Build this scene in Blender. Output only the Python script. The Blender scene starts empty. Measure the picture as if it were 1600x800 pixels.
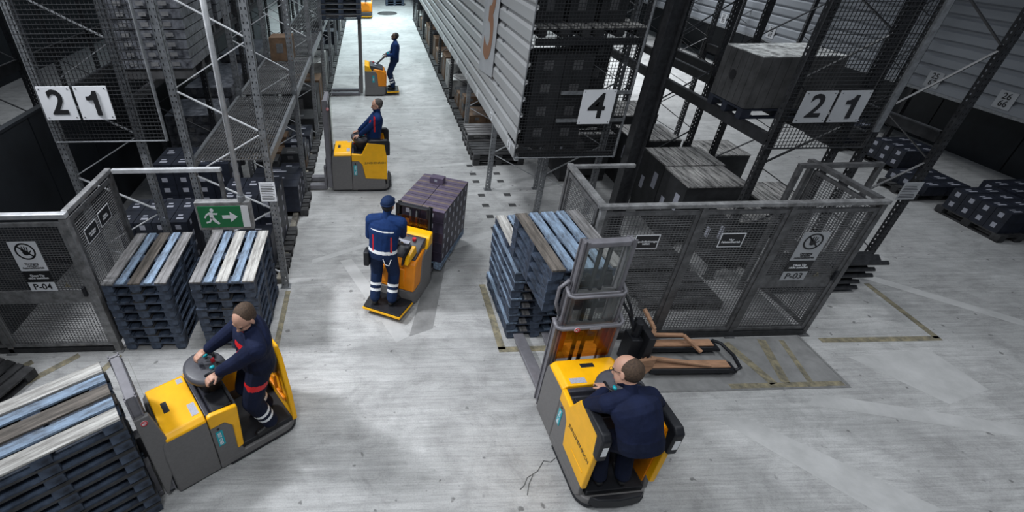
import bpy, math, random
from mathutils import Vector, Matrix
import numpy as np
random.seed(7)
S = bpy.context.scene
COL = S.collection
R = math.radians

# ------------------------------------------------------------------ camera
pit, yaw, roll = R(34.54), R(-1.61), R(0.3)
Fw = Vector((0, math.cos(pit), -math.sin(pit))); Up = Vector((0, math.sin(pit), math.cos(pit))); Ri = Vector((1, 0, 0))
Z = Matrix.Rotation(yaw, 3, 'Z')
Fw, Up, Ri = Z @ Fw, Z @ Up, Z @ Ri
Up, Ri = math.cos(roll) * Up + math.sin(roll) * Ri, math.cos(roll) * Ri - math.sin(roll) * Up
cd = bpy.data.cameras.new('camera'); cam = bpy.data.objects.new('camera', cd); COL.objects.link(cam)
m = Matrix.Identity(4)
for i in range(3):
    m[i][0], m[i][1], m[i][2] = Ri[i], Up[i], -Fw[i]
m[2][3] = 4.9
cam.matrix_world = m
cd.sensor_width = 36; cd.lens = 773 / 1600 * 36; cd.shift_x = 195 / 1600; cd.clip_end = 300
S.camera = cam

# ------------------------------------------------------------------ light
w = bpy.data.worlds.new('hall'); S.world = w; w.use_nodes = True
w.node_tree.nodes['Background'].inputs[0].default_value = (0.62, 0.78, 1.0, 1)
w.node_tree.nodes['Background'].inputs[1].default_value = 0.06

def area(name, loc, sx, sy, power, color=(0.93, 0.97, 1.0), spread=150, target=None):
    l = bpy.data.lights.new(name, 'AREA'); l.shape = 'RECTANGLE'; l.size = sx; l.size_y = sy
    l.energy = power; l.color = color; l.spread = R(spread)
    o = bpy.data.objects.new(name, l); COL.objects.link(o); o.location = loc
    if target:
        o.rotation_euler = (Vector(target) - Vector(loc)).to_track_quat('-Z', 'Y').to_euler()
    return o
area('aisle_lamp', (-0.9, -0.6, 7.8), 1.0, 2.0, 120, spread=150, target=(0.6, 1.8, 0))
area('aisle_lamp', (3.2, 0.8, 8.0), 1.0, 2.0, 45, spread=140, target=(3.2, 2.0, 0))  # unseen fill, added to even out the front right floor
area('aisle_lamp', (-1.2, 4.8, 7.8), 1.0, 2.0, 62, spread=120, target=(0.2, 5.8, 0))
area('aisle_lamp', (-0.6, 10.5, 8.0), 1.0, 2.0, 100, spread=110)
area('aisle_lamp', (0.3, 16.5, 8.0), 1.0, 2.0, 130, (0.88, 0.97, 1.0), spread=110)
area('aisle_lamp', (0.3, 23.5, 8.0), 1.0, 2.0, 230, (0.82, 0.97, 1.0), spread=120)
area('aisle_lamp', (0.3, 31.0, 8.0), 1.6, 3.0, 700, (0.8, 0.97, 1.0), spread=130)
area('side_aisle_lamp', (9.2, 20.0, 8.5), 1.2, 5.0, 480, spread=115)  # unseen side fill, added to brighten the right cladding
area('side_aisle_lamp', (7.4, 10.0, 8.5), 1.2, 2.0, 75, spread=110)  # unseen fill, added to brighten the crate top and right rack
area('side_aisle_lamp', (6.6, 3.4, 8.0), 1.0, 1.6, 55, spread=115)
area('side_aisle_lamp', (-9.5, 13.0, 8.5), 1.0, 8.0, 90, spread=120)  # unseen light, added for the bright floor patches on the left
area('left_gallery_lamp', (-6.5, 5.2, 7.6), 0.9, 0.9, 115, (0.93, 0.96, 1.0), spread=80, target=(0.2, 5.2, 0.3))  # unseen light from the left, added to throw shadows rightward
S.view_settings.view_transform = 'Standard'; S.view_settings.look = 'None'
S.view_settings.gamma = 1; S.view_settings.use_curve_mapping = False
S.view_settings.exposure = 0.50

# ------------------------------------------------------------------ materials
M = {}
def mat(name, col, rough=0.6, metal=0.0, var=0.0, scale=8.0, dark=None, bump=0.0, spec=0.5, streak=None, bscale=None, alpha=1.0, emit=0.0):
    mt = bpy.data.materials.new(name); mt.use_nodes = True; M[name] = mt
    nt = mt.node_tree; b = nt.nodes['Principled BSDF']
    b.inputs['Base Color'].default_value = (*col, 1); b.inputs['Roughness'].default_value = rough
    b.inputs['Metallic'].default_value = metal; b.inputs['Specular IOR Level'].default_value = spec
    if emit:
        b.inputs['Emission Color'].default_value = (*col, 1); b.inputs['Emission Strength'].default_value = emit
    if alpha < 1: b.inputs['Alpha'].default_value = alpha
    tc = nt.nodes.new('ShaderNodeTexCoord'); mp = nt.nodes.new('ShaderNodeMapping')
    nt.links.new(tc.outputs['Object'], mp.inputs[0])
    if streak: mp.inputs['Scale'].default_value = streak
    n = nt.nodes.new('ShaderNodeTexNoise'); n.inputs['Scale'].default_value = scale; n.inputs['Detail'].default_value = 6
    n.inputs['Roughness'].default_value = 0.65
    nt.links.new(mp.outputs[0], n.inputs['Vector'])
    if var > 0:
        r = nt.nodes.new('ShaderNodeValToRGB')
        d = dark or tuple(c * (1 - var) for c in col)
        li = tuple(min(1, c * (1 + var * 0.4)) for c in col)
        r.color_ramp.elements[0].position = 0.34; r.color_ramp.elements[0].color = (*d, 1)
        r.color_ramp.elements[1].position = 0.66; r.color_ramp.elements[1].color = (*li, 1)
        nt.links.new(n.outputs[0], r.inputs[0]); nt.links.new(r.outputs[0], b.inputs['Base Color'])
    if bump:
        bp = nt.nodes.new('ShaderNodeBump'); bp.inputs['Strength'].default_value = bump; bp.inputs['Distance'].default_value = 0.01
        if bscale:
            n2 = nt.nodes.new('ShaderNodeTexNoise'); n2.inputs['Scale'].default_value = bscale; n2.inputs['Detail'].default_value = 4
            nt.links.new(tc.outputs['Object'], n2.inputs['Vector']); nt.links.new(n2.outputs[0], bp.inputs['Height'])
        else:
            nt.links.new(n.outputs[0], bp.inputs['Height'])
        nt.links.new(bp.outputs[0], b.inputs['Normal'])
    return mt
mat('yellow', (0.95, 0.47, 0.004), 0.38, var=0.10, scale=5, spec=0.4)
mat('orange', (0.85, 0.27, 0.005), 0.42, var=0.12, scale=5, spec=0.4)
mat('truck_grey', (0.15, 0.145, 0.145), 0.5, var=0.12, scale=40, spec=0.4)
mat('mast_grey', (0.19, 0.185, 0.205), 0.45, metal=0.2, var=0.15, scale=12)
mat('black_plastic', (0.014, 0.015, 0.019), 0.5, var=0.2, scale=20, spec=0.35)
mat('dash_plastic', (0.035, 0.036, 0.048), 0.42, var=0.2, scale=15)
mat('pod_plastic', (0.075, 0.075, 0.088), 0.45, var=0.15, scale=20)
mat('teal', (0.0, 0.35, 0.42), 0.4)
mat('red', (0.55, 0.01, 0.015), 0.5)
mat('signred', (0.5, 0.02, 0.03), 0.5)
mat('white', (0.78, 0.78, 0.80), 0.5, var=0.04, scale=6)
mat('signwhite', (0.74, 0.75, 0.78), 0.45, var=0.05, scale=3)
mat('signgrey', (0.36, 0.37, 0.39), 0.5, var=0.10, scale=4)
mat('ink', (0.012, 0.012, 0.014), 0.5)
mat('brown_ink', (0.24, 0.115, 0.062), 0.6)
mat('green', (0.012, 0.16, 0.06), 0.45)
mat('label_grey', (0.42, 0.43, 0.50), 0.5, var=0.3, scale=80)
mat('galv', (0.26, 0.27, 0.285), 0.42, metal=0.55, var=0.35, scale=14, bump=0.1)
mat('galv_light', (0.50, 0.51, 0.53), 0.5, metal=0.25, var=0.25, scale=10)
mat('dark_steel', (0.038, 0.039, 0.043), 0.45, metal=0.35, var=0.45, scale=14)  # dark steel, its colour also carrying shade of the right side and deep racks
mat('cage_steel', (0.13, 0.13, 0.135), 0.45, metal=0.4, var=0.5, scale=9, bump=0.15)
mat('cage_steel_worn', (0.27, 0.27, 0.275), 0.45, metal=0.35, var=0.5, scale=9, bump=0.15)
mat('wire', (0.15, 0.15, 0.155), 0.5, metal=0.4, var=0.3, scale=10)
mat('wire_dark', (0.03, 0.031, 0.034), 0.5, metal=0.3)
mat('beam_dark', (0.035, 0.036, 0.04), 0.5, metal=0.3, var=0.4, scale=6)
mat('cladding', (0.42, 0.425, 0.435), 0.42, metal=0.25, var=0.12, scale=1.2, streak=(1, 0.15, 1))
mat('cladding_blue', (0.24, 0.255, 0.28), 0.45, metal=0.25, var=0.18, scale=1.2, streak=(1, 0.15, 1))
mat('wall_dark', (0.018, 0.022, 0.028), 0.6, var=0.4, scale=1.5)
ST = (14, 1.2, 14)
mat('wood_blue', (0.20, 0.275, 0.38), 0.75, var=0.65, scale=2.6, streak=(9, 2, 9), dark=(0.075, 0.09, 0.115), bump=0.4)
mat('wood_grey', (0.22, 0.215, 0.22), 0.8, var=0.6, scale=2.2, streak=ST, dark=(0.065, 0.062, 0.06), bump=0.4)
mat('wood_pale', (0.48, 0.47, 0.45), 0.8, var=0.5, scale=2.2, streak=ST, dark=(0.17, 0.16, 0.15), bump=0.4)
mat('wood_brown', (0.145, 0.125, 0.11), 0.8, var=0.6, scale=2.2, streak=ST, dark=(0.04, 0.035, 0.03), bump=0.4)
mat('wood_navy', (0.062, 0.085, 0.13), 0.7, var=0.7, scale=5, dark=(0.008, 0.011, 0.02), bump=0.4)
mat('wood_dark', (0.05, 0.05, 0.053), 0.75, var=0.6, scale=4, dark=(0.012, 0.012, 0.013), bump=0.4)
mat('wood_raw', (0.42, 0.235, 0.14), 0.7, var=0.35, scale=3, streak=(2, 12, 12))
mat('carton_navy', (0.018, 0.022, 0.036), 0.5, var=0.5, scale=6)
mat('carton_purple', (0.125, 0.098, 0.155), 0.55, var=0.35, scale=9)
mat('carton_side', (0.028, 0.022, 0.04), 0.5, var=0.4, scale=9)
mat('carton_strap', (0.22, 0.17, 0.14), 0.6, var=0.3, scale=9)
mat('label_dim', (0.13, 0.13, 0.135), 0.6, var=0.3, scale=30)
mat('carton_dark', (0.03, 0.031, 0.034), 0.6, var=0.5, scale=4)
mat('carton_brown', (0.14, 0.085, 0.05), 0.7, var=0.4, scale=5)
mat('carton_pale', (0.36, 0.36, 0.35), 0.7, var=0.5, scale=5)
mat('crate_top', (0.66, 0.67, 0.66), 0.7, var=0.6, scale=7, dark=(0.1, 0.1, 0.1))  # top colour raised to stand in for light from above
mat('crate_side', (0.060, 0.060, 0.062), 0.7, var=0.5, scale=4)
mat('film', (0.11, 0.115, 0.13), 0.28, var=0.6, scale=9, dark=(0.02, 0.021, 0.026), bump=0.7, bscale=14)
mat('boards_worn', (0.36, 0.35, 0.34), 0.7, var=0.8, scale=3, streak=(8, 1, 8), dark=(0.028, 0.028, 0.03), bump=0.3)
mat('jacket', (0.009, 0.014, 0.042), 0.85, var=0.25, scale=7, bump=0.8, bscale=16, spec=0.2)
mat('jacket_blue', (0.008, 0.030, 0.115), 0.85, var=0.25, scale=7, bump=0.8, bscale=16, spec=0.2)
mat('trousers', (0.010, 0.024, 0.070), 0.85, var=0.25, scale=7, bump=0.8, bscale=16, spec=0.2)
mat('trousers_dark', (0.007, 0.011, 0.030), 0.85, var=0.25, scale=7, bump=0.8, bscale=16, spec=0.2)
mat('shoe', (0.008, 0.008, 0.009), 0.5)
mat('skin', (0.52, 0.29, 0.21), 0.55, var=0.1, scale=12)
mat('skin_dark', (0.12, 0.075, 0.055), 0.55, var=0.1, scale=12)
mat('hair_brown', (0.075, 0.045, 0.028), 0.8, var=0.5, scale=60, bump=0.8)
mat('hair_black', (0.012, 0.011, 0.011), 0.8, var=0.4, scale=60, bump=0.6)
mat('hair_short', (0.07, 0.062, 0.058), 0.8, var=0.4, scale=60, bump=0.6)
mat('reflective', (0.82, 0.83, 0.85), 0.4)
mat('patch', (0.24, 0.24, 0.24), 0.7, var=0.25, scale=4, bump=0.1)
mat('patch_light', (0.46, 0.46, 0.46), 0.75, var=0.15, scale=3, bump=0.1)
mat('line_yellow', (0.27, 0.235, 0.15), 0.75, var=0.55, scale=9, dark=(0.10, 0.095, 0.08))
mat('kerb_board', (0.25, 0.23, 0.19), 0.8, var=0.6, scale=5, dark=(0.06, 0.055, 0.05))
mat('steel_edge', (0.26, 0.26, 0.26), 0.5, metal=0.3, var=0.3, scale=9)
mat('crack', (0.07, 0.07, 0.07), 0.9)
mat('pit_dark', (0.055, 0.055, 0.057), 0.8, var=0.5, scale=3)
# clear and amber polycarbonate
def plexi(name, tint, a):
    mt = bpy.data.materials.new(name); mt.use_nodes = True; M[name] = mt; nt = mt.node_tree
    nt.nodes.clear(); out = nt.nodes.new('ShaderNodeOutputMaterial')
    tr = nt.nodes.new('ShaderNodeBsdfTransparent'); tr.inputs[0].default_value = (*tint, 1)
    gl = nt.nodes.new('ShaderNodeBsdfGlossy'); gl.inputs['Roughness'].default_value = 0.15
    gl.inputs[0].default_value = (0.8, 0.85, 0.9, 1)
    mx = nt.nodes.new('ShaderNodeMixShader'); mx.inputs[0].default_value = a
    nt.links.new(tr.outputs[0], mx.inputs[1]); nt.links.new(gl.outputs[0], mx.inputs[2]); nt.links.new(mx.outputs[0], out.inputs[0])
plexi('plexi', (0.90, 0.91, 0.88), 0.06)
plexi('plexi_amber', (1.0, 0.55, 0.16), 0.05)

def floor_material():
    mt = bpy.data.materials.new('concrete'); mt.use_nodes = True; M['concrete'] = mt
    nt = mt.node_tree; b = nt.nodes['Principled BSDF']; L = nt.links
    tc = nt.nodes.new('ShaderNodeTexCoord')
    def noise(scale, st, det=6, rough=0.6, dist=0.0):
        mp = nt.nodes.new('ShaderNodeMapping'); mp.inputs['Scale'].default_value = st
        L.new(tc.outputs['Object'], mp.inputs[0])
        n = nt.nodes.new('ShaderNodeTexNoise'); n.inputs['Scale'].default_value = scale; n.inputs['Detail'].default_value = det
        n.inputs['Roughness'].default_value = rough; n.inputs['Distortion'].default_value = dist
        L.new(mp.outputs[0], n.inputs['Vector']); return n.outputs[0]
    def ramp(x, p0, c0, p1, c1):
        r = nt.nodes.new('ShaderNodeValToRGB'); e = r.color_ramp.elements
        e[0].position = p0; e[0].color = (c0, c0, c0, 1); e[1].position = p1; e[1].color = (c1, c1, c1, 1)
        L.new(x, r.inputs[0]); return r.outputs[0]
    def mul(a, c):
        m = nt.nodes.new('ShaderNodeMix'); m.data_type = 'RGBA'; m.blend_type = 'MULTIPLY'; m.inputs[0].default_value = 1
        L.new(a, m.inputs[6]); L.new(c, m.inputs[7]); return m.outputs[2]
    base = ramp(noise(0.45, (1, 1, 1), 7), 0.3, 0.42, 0.7, 0.64)
    c = mul(base, ramp(noise(1.0, (0.7, 16, 1), 5), 0.3, 0.80, 0.62, 1.0))
    c = mul(c, ramp(noise(1.0, (2.5, 50, 1), 3), 0.3, 0.80, 0.6, 1.0))
    c = mul(c, ramp(noise(2.2, (1, 1, 1), 8, 0.7, 1.0), 0.25, 0.74, 0.55, 1.0))
    c = mul(c, ramp(noise(0.9, (1, 1.6, 1), 8, 0.75, 2.0), 0.36, 0.80, 0.52, 1.0))
    c = mul(c, ramp(noise(0.16, (1, 1, 1), 3, 0.5, 0.6), 0.35, 0.92, 0.6, 1.0))
    c = mul(c, ramp(noise(60, (1, 1, 1), 3), 0.3, 0.82, 0.55, 1.0))
    c = mul(c, ramp(noise(9, (1, 1, 1), 2, 0.4), 0.24, 0.45, 0.30, 1.0))
    L.new(c, b.inputs['Base Color'])
    b.inputs['Roughness'].default_value = 0.62; b.inputs['Specular IOR Level'].default_value = 0.35
    bp = nt.nodes.new('ShaderNodeBump'); bp.inputs['Strength'].default_value = 0.25; bp.inputs['Distance'].default_value = 0.01
    L.new(noise(1.0, (3, 40, 1), 5), bp.inputs['Height']); L.new(bp.outputs[0], b.inputs['Normal'])
floor_material()

# ------------------------------------------------------------------ mesh helpers
class MB:
    def __init__(s): s.v = []; s.f = []; s.m = []
    def add(s, vs, fs, mi=0):
        k = len(s.v); s.v += [tuple(p) for p in vs]; s.f += [tuple(i + k for i in f) for f in fs]; s.m += [mi] * len(fs); return s
    def box(s, x0, x1, y0, y1, z0, z1, mi=0):
        if x0 > x1: x0, x1 = x1, x0
        if y0 > y1: y0, y1 = y1, y0
        if z0 > z1: z0, z1 = z1, z0
        return s.add([(x0, y0, z0), (x1, y0, z0), (x1, y1, z0), (x0, y1, z0), (x0, y0, z1), (x1, y0, z1), (x1, y1, z1), (x0, y1, z1)],
                     [(0, 3, 2, 1), (4, 5, 6, 7), (0, 1, 5, 4), (1, 2, 6, 5), (2, 3, 7, 6), (3, 0, 4, 7)], mi)
    def frame(s, p, q, up=(0, 0, 1)):
        p, q = Vector(p), Vector(q); d = (q - p).normalized(); u = Vector(up)
        if abs(d.dot(u)) > 0.97: u = Vector((0, 1, 0)) if abs(d.y) < 0.9 else Vector((1, 0, 0))
        a = d.cross(u).normalized(); b = a.cross(d).normalized(); return p, q, a, b
    def bar(s, p, q, w, h, mi=0, up=(0, 0, 1)):
        p, q, a, b = s.frame(p, q, up); a = a * w / 2; b = b * h / 2
        vs = [p - a - b, p + a - b, p + a + b, p - a + b, q - a - b, q + a - b, q + a + b, q - a + b]
        return s.add(vs, [(0, 3, 2, 1)[::-1], (4, 5, 6, 7)[::-1], (0, 1, 5, 4)[::-1], (1, 2, 6, 5)[::-1], (2, 3, 7, 6)[::-1], (3, 0, 4, 7)[::-1]], mi)
    def tube(s, pts, r, n=8, mi=0, close=False):
        pts = [Vector(p) for p in pts]; rs = r if isinstance(r, (list, tuple)) else [r] * len(pts)
        N = len(pts); vs = []
        ref = None
        for i, p in enumerate(pts):
            if close: d = pts[(i + 1) % N] - pts[i - 1]
            else: d = pts[min(i + 1, N - 1)] - pts[max(i - 1, 0)]
            d.normalize()
            if ref is None: ref = Vector((0, 0, 1)) if abs(d.z) < 0.9 else Vector((1, 0, 0))
            a = d.cross(ref).normalized(); b = a.cross(d).normalized(); ref = b
            for k in range(n):
                t = 2 * math.pi * k / n; vs.append(p + (a * math.cos(t) + b * math.sin(t)) * rs[i])
        fs = []
        for i in range(N if close else N - 1):
            j = (i + 1) % N
            for k in range(n):
                fs.append((i * n + k, j * n + k, j * n + (k + 1) % n, i * n + (k + 1) % n))
        if not close: fs += [tuple(range(n)), tuple(range((N - 1) * n, N * n))[::-1]]
        return s.add(vs, fs, mi)
    def prism(s, poly, ax, a, b, mi=0):
        # poly in the plane normal to ax, extruded a..b
        n = len(poly)
        def P(u, v, t): return (t, u, v) if ax == 'x' else ((u, t, v) if ax == 'y' else (u, v, t))
        vs = [P(u, v, a) for u, v in poly] + [P(u, v, b) for u, v in poly]
        ar = sum(poly[i][0] * poly[(i + 1) % n][1] - poly[(i + 1) % n][0] * poly[i][1] for i in range(n))
        flip = (ar > 0) != (ax == 'y'); 
        if b < a: flip = not flip
        fs = [tuple(range(n))[::-1], tuple(range(n, 2 * n))] + [(i, (i + 1) % n, n + (i + 1) % n, n + i) for i in range(n)]
        if not flip: fs = [f[::-1] for f in fs]
        return s.add(vs, fs, mi)
    def loft(s, rings, mi=0):
        n = len(rings[0]); vs = [p for r in rings for p in r]; fs = []
        for i in range(len(rings) - 1):
            for k in range(n): fs.append((i * n + k, i * n + (k + 1) % n, (i + 1) * n + (k + 1) % n, (i + 1) * n + k))
        fs += [tuple(range(n))[::-1], tuple(range((len(rings) - 1) * n, len(rings) * n))]
        return s.add(vs, fs, mi)
    def ball(s, c, r, mi=0, nu=12, nv=8, rot=None):
        r = r if isinstance(r, (tuple, list)) else (r, r, r); vs = []; c = Vector(c)
        for i in range(1, nv):
            t = math.pi * i / nv
            for k in range(nu):
                p = 2 * math.pi * k / nu; q = Vector((r[0] * math.sin(t) * math.cos(p), r[1] * math.sin(t) * math.sin(p), r[2] * math.cos(t)))
                if rot: q = rot @ q
                vs.append(c + q)
        q1, q2 = Vector((0, 0, r[2])), Vector((0, 0, -r[2]))
        if rot: q1, q2 = rot @ q1, rot @ q2
        vs += [c + q1, c + q2]; fs = []; T = len(vs)
        for i in range(nv - 2):
            for k in range(nu): fs.append((i * nu + k, (i + 1) * nu + k, (i + 1) * nu + (k + 1) % nu, i * nu + (k + 1) % nu))
        for k in range(nu):
            fs.append((T - 2, k, (k + 1) % nu)); fs.append((T - 1, (nv - 2) * nu + (k + 1) % nu, (nv - 2) * nu + k))
        return s.add(vs, fs, mi)
    def mesh(s, name, mats, smooth=False):
        me = bpy.data.meshes.new(name); me.from_pydata(s.v, [], s.f)
        for k in mats: me.materials.append(M[k])
        me.polygons.foreach_set('material_index', s.m)
        if smooth: me.polygons.foreach_set('use_smooth', [True] * len(s.f))
        me.update(); return me

def link(name, me, parent=None, loc=None, rotz=0, bevel=0, seg=2):
    o = bpy.data.objects.new(name, me); COL.objects.link(o)
    if parent: o.parent = parent
    if loc is not None: o.location = loc
    if rotz: o.rotation_euler = (0, 0, rotz)
    if bevel:
        b = o.modifiers.new('bevel', 'BEVEL'); b.width = bevel; b.segments = seg; b.limit_method = 'ANGLE'; b.angle_limit = R(35)
        for p in me.polygons: p.use_smooth = False
        if seg > 2:
            for p in me.polygons: p.use_smooth = True
            b.harden_normals = False
            if hasattr(me, 'set_sharp_from_angle'): me.set_sharp_from_angle(angle=R(40))
    return o
def tag(o, label, cat, group=None, kind=None):
    o['label'] = label; o['category'] = cat
    if group: o['group'] = group
    if kind: o['kind'] = kind
    return o
def part(name, mb, mats, parent, bevel=0, seg=2, smooth=False, label=None):
    mats = [mats] if isinstance(mats, str) else mats
    o = link(name, mb.mesh(name, mats, smooth), parent, bevel=bevel, seg=seg)
    if label: o['label'] = label
    return o
def solo(name, mb, mats, label, cat, group=None, kind=None, bevel=0, smooth=False):
    # one-mesh thing, origin at the centre of its base
    mats = [mats] if isinstance(mats, str) else mats
    a = np.array(mb.v); c = ((a[:, 0].min() + a[:, 0].max()) / 2, (a[:, 1].min() + a[:, 1].max()) / 2, a[:, 2].min())
    mb.v = [tuple(p) for p in (a - np.array(c))]
    o = link(name, mb.mesh(name, mats, smooth), None, c, bevel=bevel)
    return tag(o, label, cat, group, kind)
def struct(name, mb, mats, bevel=0):
    mats = [mats] if isinstance(mats, str) else mats
    o = link(name, mb.mesh(name, mats), None, bevel=bevel); o['kind'] = 'structure'; return o
def thing(name, label, cat, loc=(0, 0, 0), rotz=0, group=None):
    o = bpy.data.objects.new(name, None); COL.objects.link(o); o.empty_display_size = 0.1
    o.location = loc; o.rotation_euler = (0, 0, rotz); return tag(o, label, cat, group)
ORD = ['first', 'second', 'third', 'fourth', 'fifth', 'sixth', 'seventh', 'eighth', 'ninth', 'tenth', 'eleventh', 'twelfth']

def text(s, size, material, parent, loc, xdir, ydir, offset=0.0, align='CENTER', sx=1.0, thick=0.001, name='lettering', space=1.0):
    cu = bpy.data.curves.new(name, 'FONT'); cu.body = s; cu.size = size; cu.align_x = align; cu.align_y = 'CENTER'
    cu.extrude = thick; cu.offset = offset; cu.resolution_u = 3; cu.space_line = 0.85; cu.space_character = space
    t = bpy.data.objects.new(name, cu); COL.objects.link(t)
    bpy.context.view_layer.update()
    me = bpy.data.meshes.new_from_object(t.evaluated_get(bpy.context.evaluated_depsgraph_get()))
    bpy.data.objects.remove(t)
    me.materials.clear(); me.materials.append(M[material])
    X = Vector(xdir).normalized(); Y = Vector(ydir).normalized(); N = X.cross(Y)
    for v in me.vertices: v.co = X * v.co.x * sx + Y * v.co.y + N * v.co.z
    o = bpy.data.objects.new(name, me); COL.objects.link(o); o.parent = parent; o.location = loc
    return o

# ------------------------------------------------------------------ setting: floor and walls
struct('floor', MB().add([(-40, -6, 0), (45, -6, 0), (45, 90, 0), (-40, 90, 0)], [(0, 1, 2, 3)]), 'concrete')

def corrugated(x, y0, y1, z0, z1, pitch, dirn):
    mb = MB(); prof = []; z = z0
    d = 0.05 * dirn
    while z < z1 - 1e-6:
        prof += [(x + d, z), (x + d, z + pitch * 0.58), (x, z + pitch * 0.70), (x, z + pitch * 0.86)]
        z += pitch
    prof.append((x + d, z))
    vs = []; 
    for px, pz in prof: vs += [(px, y0, pz), (px, y1, pz)]
    for px, pz in prof: vs += [(px - dirn * 0.004, y0, pz), (px - dirn * 0.004, y1, pz)]
    n = len(prof); fs = []
    for i in range(n - 1):
        fs.append((2 * i, 2 * i + 1, 2 * i + 3, 2 * i + 2)); k = 2 * n
        fs.append((k + 2 * i, k + 2 * i + 2, k + 2 * i + 3, k + 2 * i + 1))
        fs.append((2 * i, 2 * i + 2, k + 2 * i + 2, k + 2 * i)); fs.append((2 * i + 1, k + 2 * i + 1, k + 2 * i + 3, 2 * i + 3))
    mb.add(vs, fs); return mb
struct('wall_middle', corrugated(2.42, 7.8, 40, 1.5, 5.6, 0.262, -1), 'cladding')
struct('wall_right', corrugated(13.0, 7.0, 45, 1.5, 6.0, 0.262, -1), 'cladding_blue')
mb = MB().box(2.40, 2.46, 7.8, 40, 1.44, 1.5)
struct('trim_1', mb, 'galv_light')
struct('trim_2', MB().box(12.93, 13.05, 7.0, 45, 1.44, 1.5), 'galv')
mb = MB()
for k in range(20): mb.box(14.3, 14.36, 4 + k * 2, 5.97 + k * 2, 0, 1.8)
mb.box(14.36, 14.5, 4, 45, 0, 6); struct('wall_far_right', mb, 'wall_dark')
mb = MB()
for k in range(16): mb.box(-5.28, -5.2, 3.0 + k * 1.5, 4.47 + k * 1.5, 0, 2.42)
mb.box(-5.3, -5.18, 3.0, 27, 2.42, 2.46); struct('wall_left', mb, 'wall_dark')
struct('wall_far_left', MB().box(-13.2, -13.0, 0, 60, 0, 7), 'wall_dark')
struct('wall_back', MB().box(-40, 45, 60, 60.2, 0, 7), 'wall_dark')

# ------------------------------------------------------------------ floor marks
def quad(pts, z=0.002, t=0.0015):
    n = len(pts); mb = MB()
    mb.prism([(p[0], p[1]) for p in pts], 'z', z - t, z); return mb
def strip(p, q, wd):
    d = Vector((q[0] - p[0], q[1] - p[1])).normalized(); n = Vector((-d.y, d.x)) * wd / 2
    return [(p[0] - n.x, p[1] - n.y), (q[0] - n.x, q[1] - n.y), (q[0] + n.x, q[1] + n.y), (p[0] + n.x, p[1] + n.y)]
tr = 3
def mark(pts, m_, z=0.002):
    global tr
    o = struct('trim_%d' % tr, quad(pts, z), m_); tr += 1; return o
def line(p, q, wd, label):
    solo('floor_line', quad(strip(p, q, wd), 0.003), 'line_yellow', label, 'floor marking', 'worn yellow floor lines')
line((1.70, 6.25), (1.70, 4.80), 0.10, 'worn yellow floor line beside the aisle edge of the right pallet stack')
line((1.65, 4.80), (2.60, 4.80), 0.10, 'short worn yellow floor line in front of the right pallet stack')
line((4.42, 4.06), (5.88, 4.06), 0.08, 'yellow floor line along the steel edge in front of the door P-03')
line((4.82, 4.82), (5.00, 4.08), 0.11, 'slanting yellow bar left in the marked bay before door P-03')
line((5.35, 4.86), (5.16, 4.10), 0.11, 'slanting yellow bar leaning the other way, middle of the marked bay before door P-03')
line((5.62, 4.84), (5.48, 4.10), 0.07, 'thin slanting yellow bar right in the marked bay before door P-03')
line((6.16, 4.82), (7.86, 4.80), 0.09, 'yellow floor line right of door P-03 running across')
line((7.82, 4.80), (7.86, 6.05), 0.09, 'yellow floor line running back towards the dark rails by the right upright')
line((-4.72, 4.20), (-4.05, 4.90), 0.10, 'long worn yellow bar on the floor before gate P-04')
line((-4.95, 4.45), (-4.62, 4.80), 0.10, 'short worn yellow bar at the left before gate P-04')
line((-3.66, 4.50), (-3.50, 4.88), 0.09, 'small worn yellow bar by the corner post of gate P-04')
line((-1.40, 4.70), (-1.40, 6.20), 0.08, 'worn yellow floor line at the aisle edge of the left pallet stacks')
# repair strips, lighter bands and one painted truck shadow
mark([(-0.62, 7.00), (-0.42, 7.05), (0.44, 5.10), (0.26, 4.98)], 'patch_light', 0.0018)
mark([(-1.1, 6.92), (1.0, 8.02), (1.0, 8.16), (-1.1, 7.05)], 'patch_light', 0.0016)
mark([(0.45, 5.1), (0.80, 5.25), (1.25, 7.1), (1.0, 7.2)], 'patch', 0.0012)  # middle truck's shadow painted on the floor as a dark strip
mark([(1.15, 7.15), (2.3, 7.75), (2.3, 7.95), (1.1, 7.4)], 'patch_light', 0.0014)
mark([(-1.40, 10.4), (2.3, 10.9), (2.3, 11.02), (-1.40, 10.52)], 'patch_light', 0.0014)
mark([(-1.40, 15.05), (2.4, 15.15), (2.4, 15.28), (-1.40, 15.18)], 'patch_light', 0.0014)
mark([(-1.40, 19.0), (2.4, 19.05), (2.4, 19.2), (-1.40, 19.15)], 'patch_light', 0.0014)
mark([(-1.40, 25.0), (2.4, 25.05), (2.4, 25.25), (-1.40, 25.2)], 'patch_light', 0.0014)
mark([(3.95, 3.62), (4.35, 3.58), (5.6, 2.45), (5.0, 2.35)], 'patch_light', 0.0014)
mark([(5.2, 3.75), (8.6, 2.9), (8.7, 3.05), (5.4, 3.92)], 'patch_light', 0.0012)
mark([(7.9, 6.2), (11.6, 3.0), (11.75, 3.1), (8.0, 6.35)], 'patch_light', 0.0014)
mark([(6.3, 4.5), (7.5, 4.62), (7.6, 3.9), (6.9, 3.7)], 'patch_light', 0.0010)
mark([(8.0, 8.6), (8.3, 8.65), (8.9, 7.6), (8.6, 7.5)], 'patch_light', 0.0014)
mark([(3.05, 4.03), (5.9, 4.01), (5.9, 4.92), (3.05, 4.92)], 'patch', 0.0011)
solo('floor_edge_rail', MB().box(3.0, 5.92, 3.99, 4.02, 0, 0.006), 'steel_edge', 'thin steel edge rail set in the floor in front of door P-03', 'floor rail')
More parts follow.
